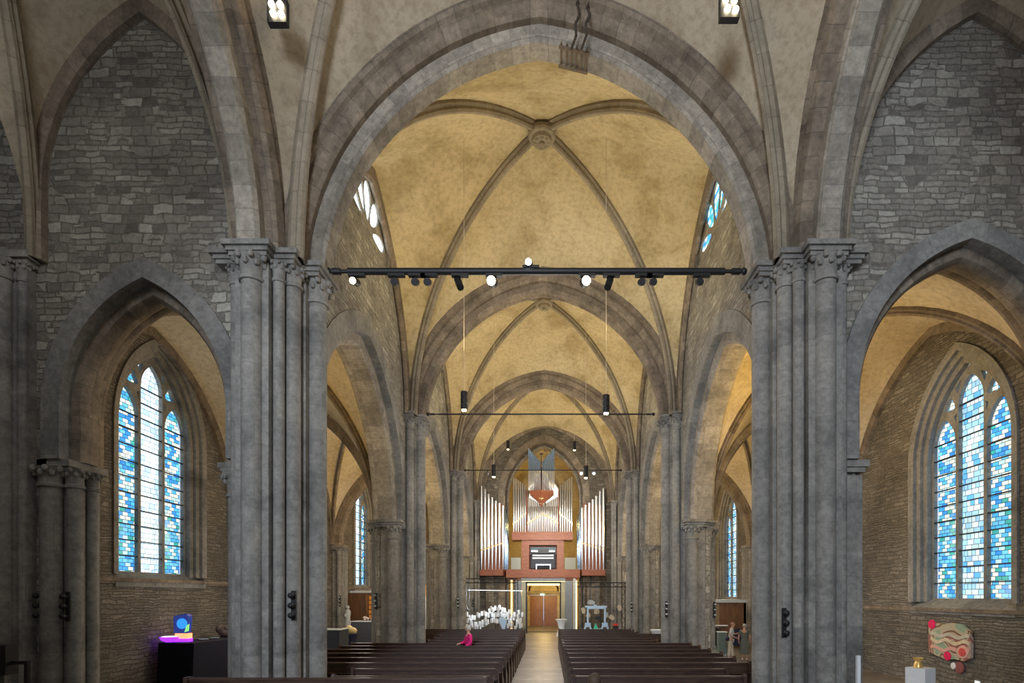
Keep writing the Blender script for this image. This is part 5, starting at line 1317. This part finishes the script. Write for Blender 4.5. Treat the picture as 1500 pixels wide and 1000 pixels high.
# local -y is the front; the camera is on the -y side of the world
person('person with grey hair in a magenta jacket standing among the pews', (px(686, 0, 18.75)[0], 18.78, 0), math.radians(-60), 1.64, M['magenta'], M['shoe'], M['hair_grey'], {'arms': {-1: ((-.22, -.06, 1.14), (-.14, -.28, 1.1)), 1: ((.25, -.02, 1.13), (.22, -.22, 1.0))}}, hairlen=.04)
man = person('man in a pale shirt and beige trousers leaning forward, dark bag at his hip', (px(1070, 0, 23.3)[0], 23.3, 0), math.radians(70), 1.56, M['shirt'], M['beige'], M['hair_red'],
       {'arms': {-1: ((-.24, .02, 1.12), (-.16, -.22, 1.02)), 1: ((.22, -.12, 1.15), (.16, -.36, 1.22))}, 'sleeve': 'short', 'legs': {-1: (.08, 0), 1: (-.1, 0)}}, lean=.16)
b = MB(); b.ball((0, 0, 0), .15, 12, 8, (.5, 1, .75)); e = b.build('shoulder_bag', M['navy']); e.location = (px(1070, 0, 23.3)[0] - .2, 23.1, .88); tag(e, 'dark navy shoulder bag at the hip of the man in the pale shirt', 'bag')
person('woman with white hair in a long sleeveless grey dress standing beside the man', (px(1090.5, 0, 22.9)[0], 22.9, 0), math.radians(150), 1.52, M['greydress'], M['greydress'], M['hair_grey'],
       {'arms': armd, 'sleeve': 'short'}, shoe='white', dress=True, hairlen=.05)
person('dark-haired person whose head only shows at the lower edge beside the aisle', (px(871, 0, 7.0)[0], 7.0, 0), math.radians(175), 1.70, M['greydress'], M['shoe'], M['hair_brown'], {'arms': armd}, hairlen=.04)

# ------------------------------------------------------------------ lights
def light(kind, loc, energy, color, size=.4, rot=None, spot=None, name='lamp'):
    d = bpy.data.lights.new(name, kind); d.energy = energy; d.color = color
    if kind == 'AREA': d.size = size
    else: d.shadow_soft_size = size
    if spot: d.spot_size = math.radians(spot); d.spot_blend = .8
    o = bpy.data.objects.new(name, d); col.objects.link(o); o.location = loc
    if rot: o.rotation_euler = rot
    return o
WARM = (1.0, .80, .42); YEL = (1.0, .66, .20); COOL = (.62, .80, 1.0); NEUT = (1.0, .95, .88)
UP = (PI, 0, 0)
for k in range(3):
    ym = (YC[k] + YC[k + 1]) / 2
    for x in (-2.6, 2.6):
        light('SPOT', (x, ym, 10.0), (215, 235, 260)[k], WARM, .5, UP, 165)
    light('POINT', (0, ym, 6.5), 350, NEUT, 1.0)
for s in (-1, 1):
    for i in range(5):
        ym = (YC[i] + YC[i + 1]) / 2
        light('POINT', (s * 7.7, ym + .5, 8.0), (190 if s > 0 else 60) if i == 0 else 170, YEL, .3)
        light('POINT', (s * 9.0, ym + 1.5, 2.6), 50, (1.0, .90, .76), .6)
light('POINT', (-.1, 44.5, 9.0), 200, YEL, .4); light('POINT', (-.1, 45, 3.0), 170, YEL, .3)
ld = light('AREA', (-3.3, 33.6, 3.1), 60, (.78, .9, 1), .3, (math.radians(12), 0, 0), name='led_bar_light'); ld.data.shape = 'RECTANGLE'; ld.data.size = 3.2; ld.data.size_y = .1
light('SPOT', (3.0, 30.9, 9.4), 160, (.8, .92, 1), .1, (math.radians(18), 0, 0), 40, name='trestle_spot')
light('POINT', (0, 6.5, 11.5), 110, (1.0, .84, .62), .8)
light('POINT', (-8.2, 6.0, 11.0), 150, (.86, .92, 1), .8); light('POINT', (8.9, 6.0, 11.0), 115, (.80, .88, 1), .8)

light('AREA', (-3.2, -11.5, 8.5), 1900, (.76, .86, 1.0), 4.5, (math.radians(88), 0, 0), name='choir_window_daylight')
for X in (2.05, 2.75, -3.2): light('SPOT', (X, 30.9, 9.5), 520, (1, .92, .75), .07, (math.radians(80), 0, math.radians(X * 3)), 75, name='organ_spot')
# daylight from the choir windows behind the camera: the open east end under an overcast sky
wd = bpy.data.worlds.new('World'); sc.world = wd; wd.use_nodes = True
bg = wd.node_tree.nodes['Background']; bg.inputs['Color'].default_value = (.62, .76, 1.0, 1); bg.inputs['Strength'].default_value = .5

# ------------------------------------------------------------------ camera
cd = bpy.data.cameras.new('camera'); cd.sensor_width = 36; cd.lens = 36 * 800 / 1500
cd.shift_x = -(803 - 750) / 1500; cd.shift_y = (872 - 500) / 1500; cd.clip_start = .1; cd.clip_end = 300
cam = bpy.data.objects.new('camera', cd); col.objects.link(cam); cam.location = (.19, 0, 2.7); cam.rotation_euler = (PI / 2, 0, 0)
sc.camera = cam
sc.view_settings.view_transform = 'Standard'; sc.view_settings.look = 'None'; sc.view_settings.gamma = 1; sc.view_settings.exposure = 0.72
sc.cycles.use_denoising = True
sc.cycles.max_bounces = 8; sc.cycles.diffuse_bounces = 4
sc.cycles.sample_clamp_indirect = 6
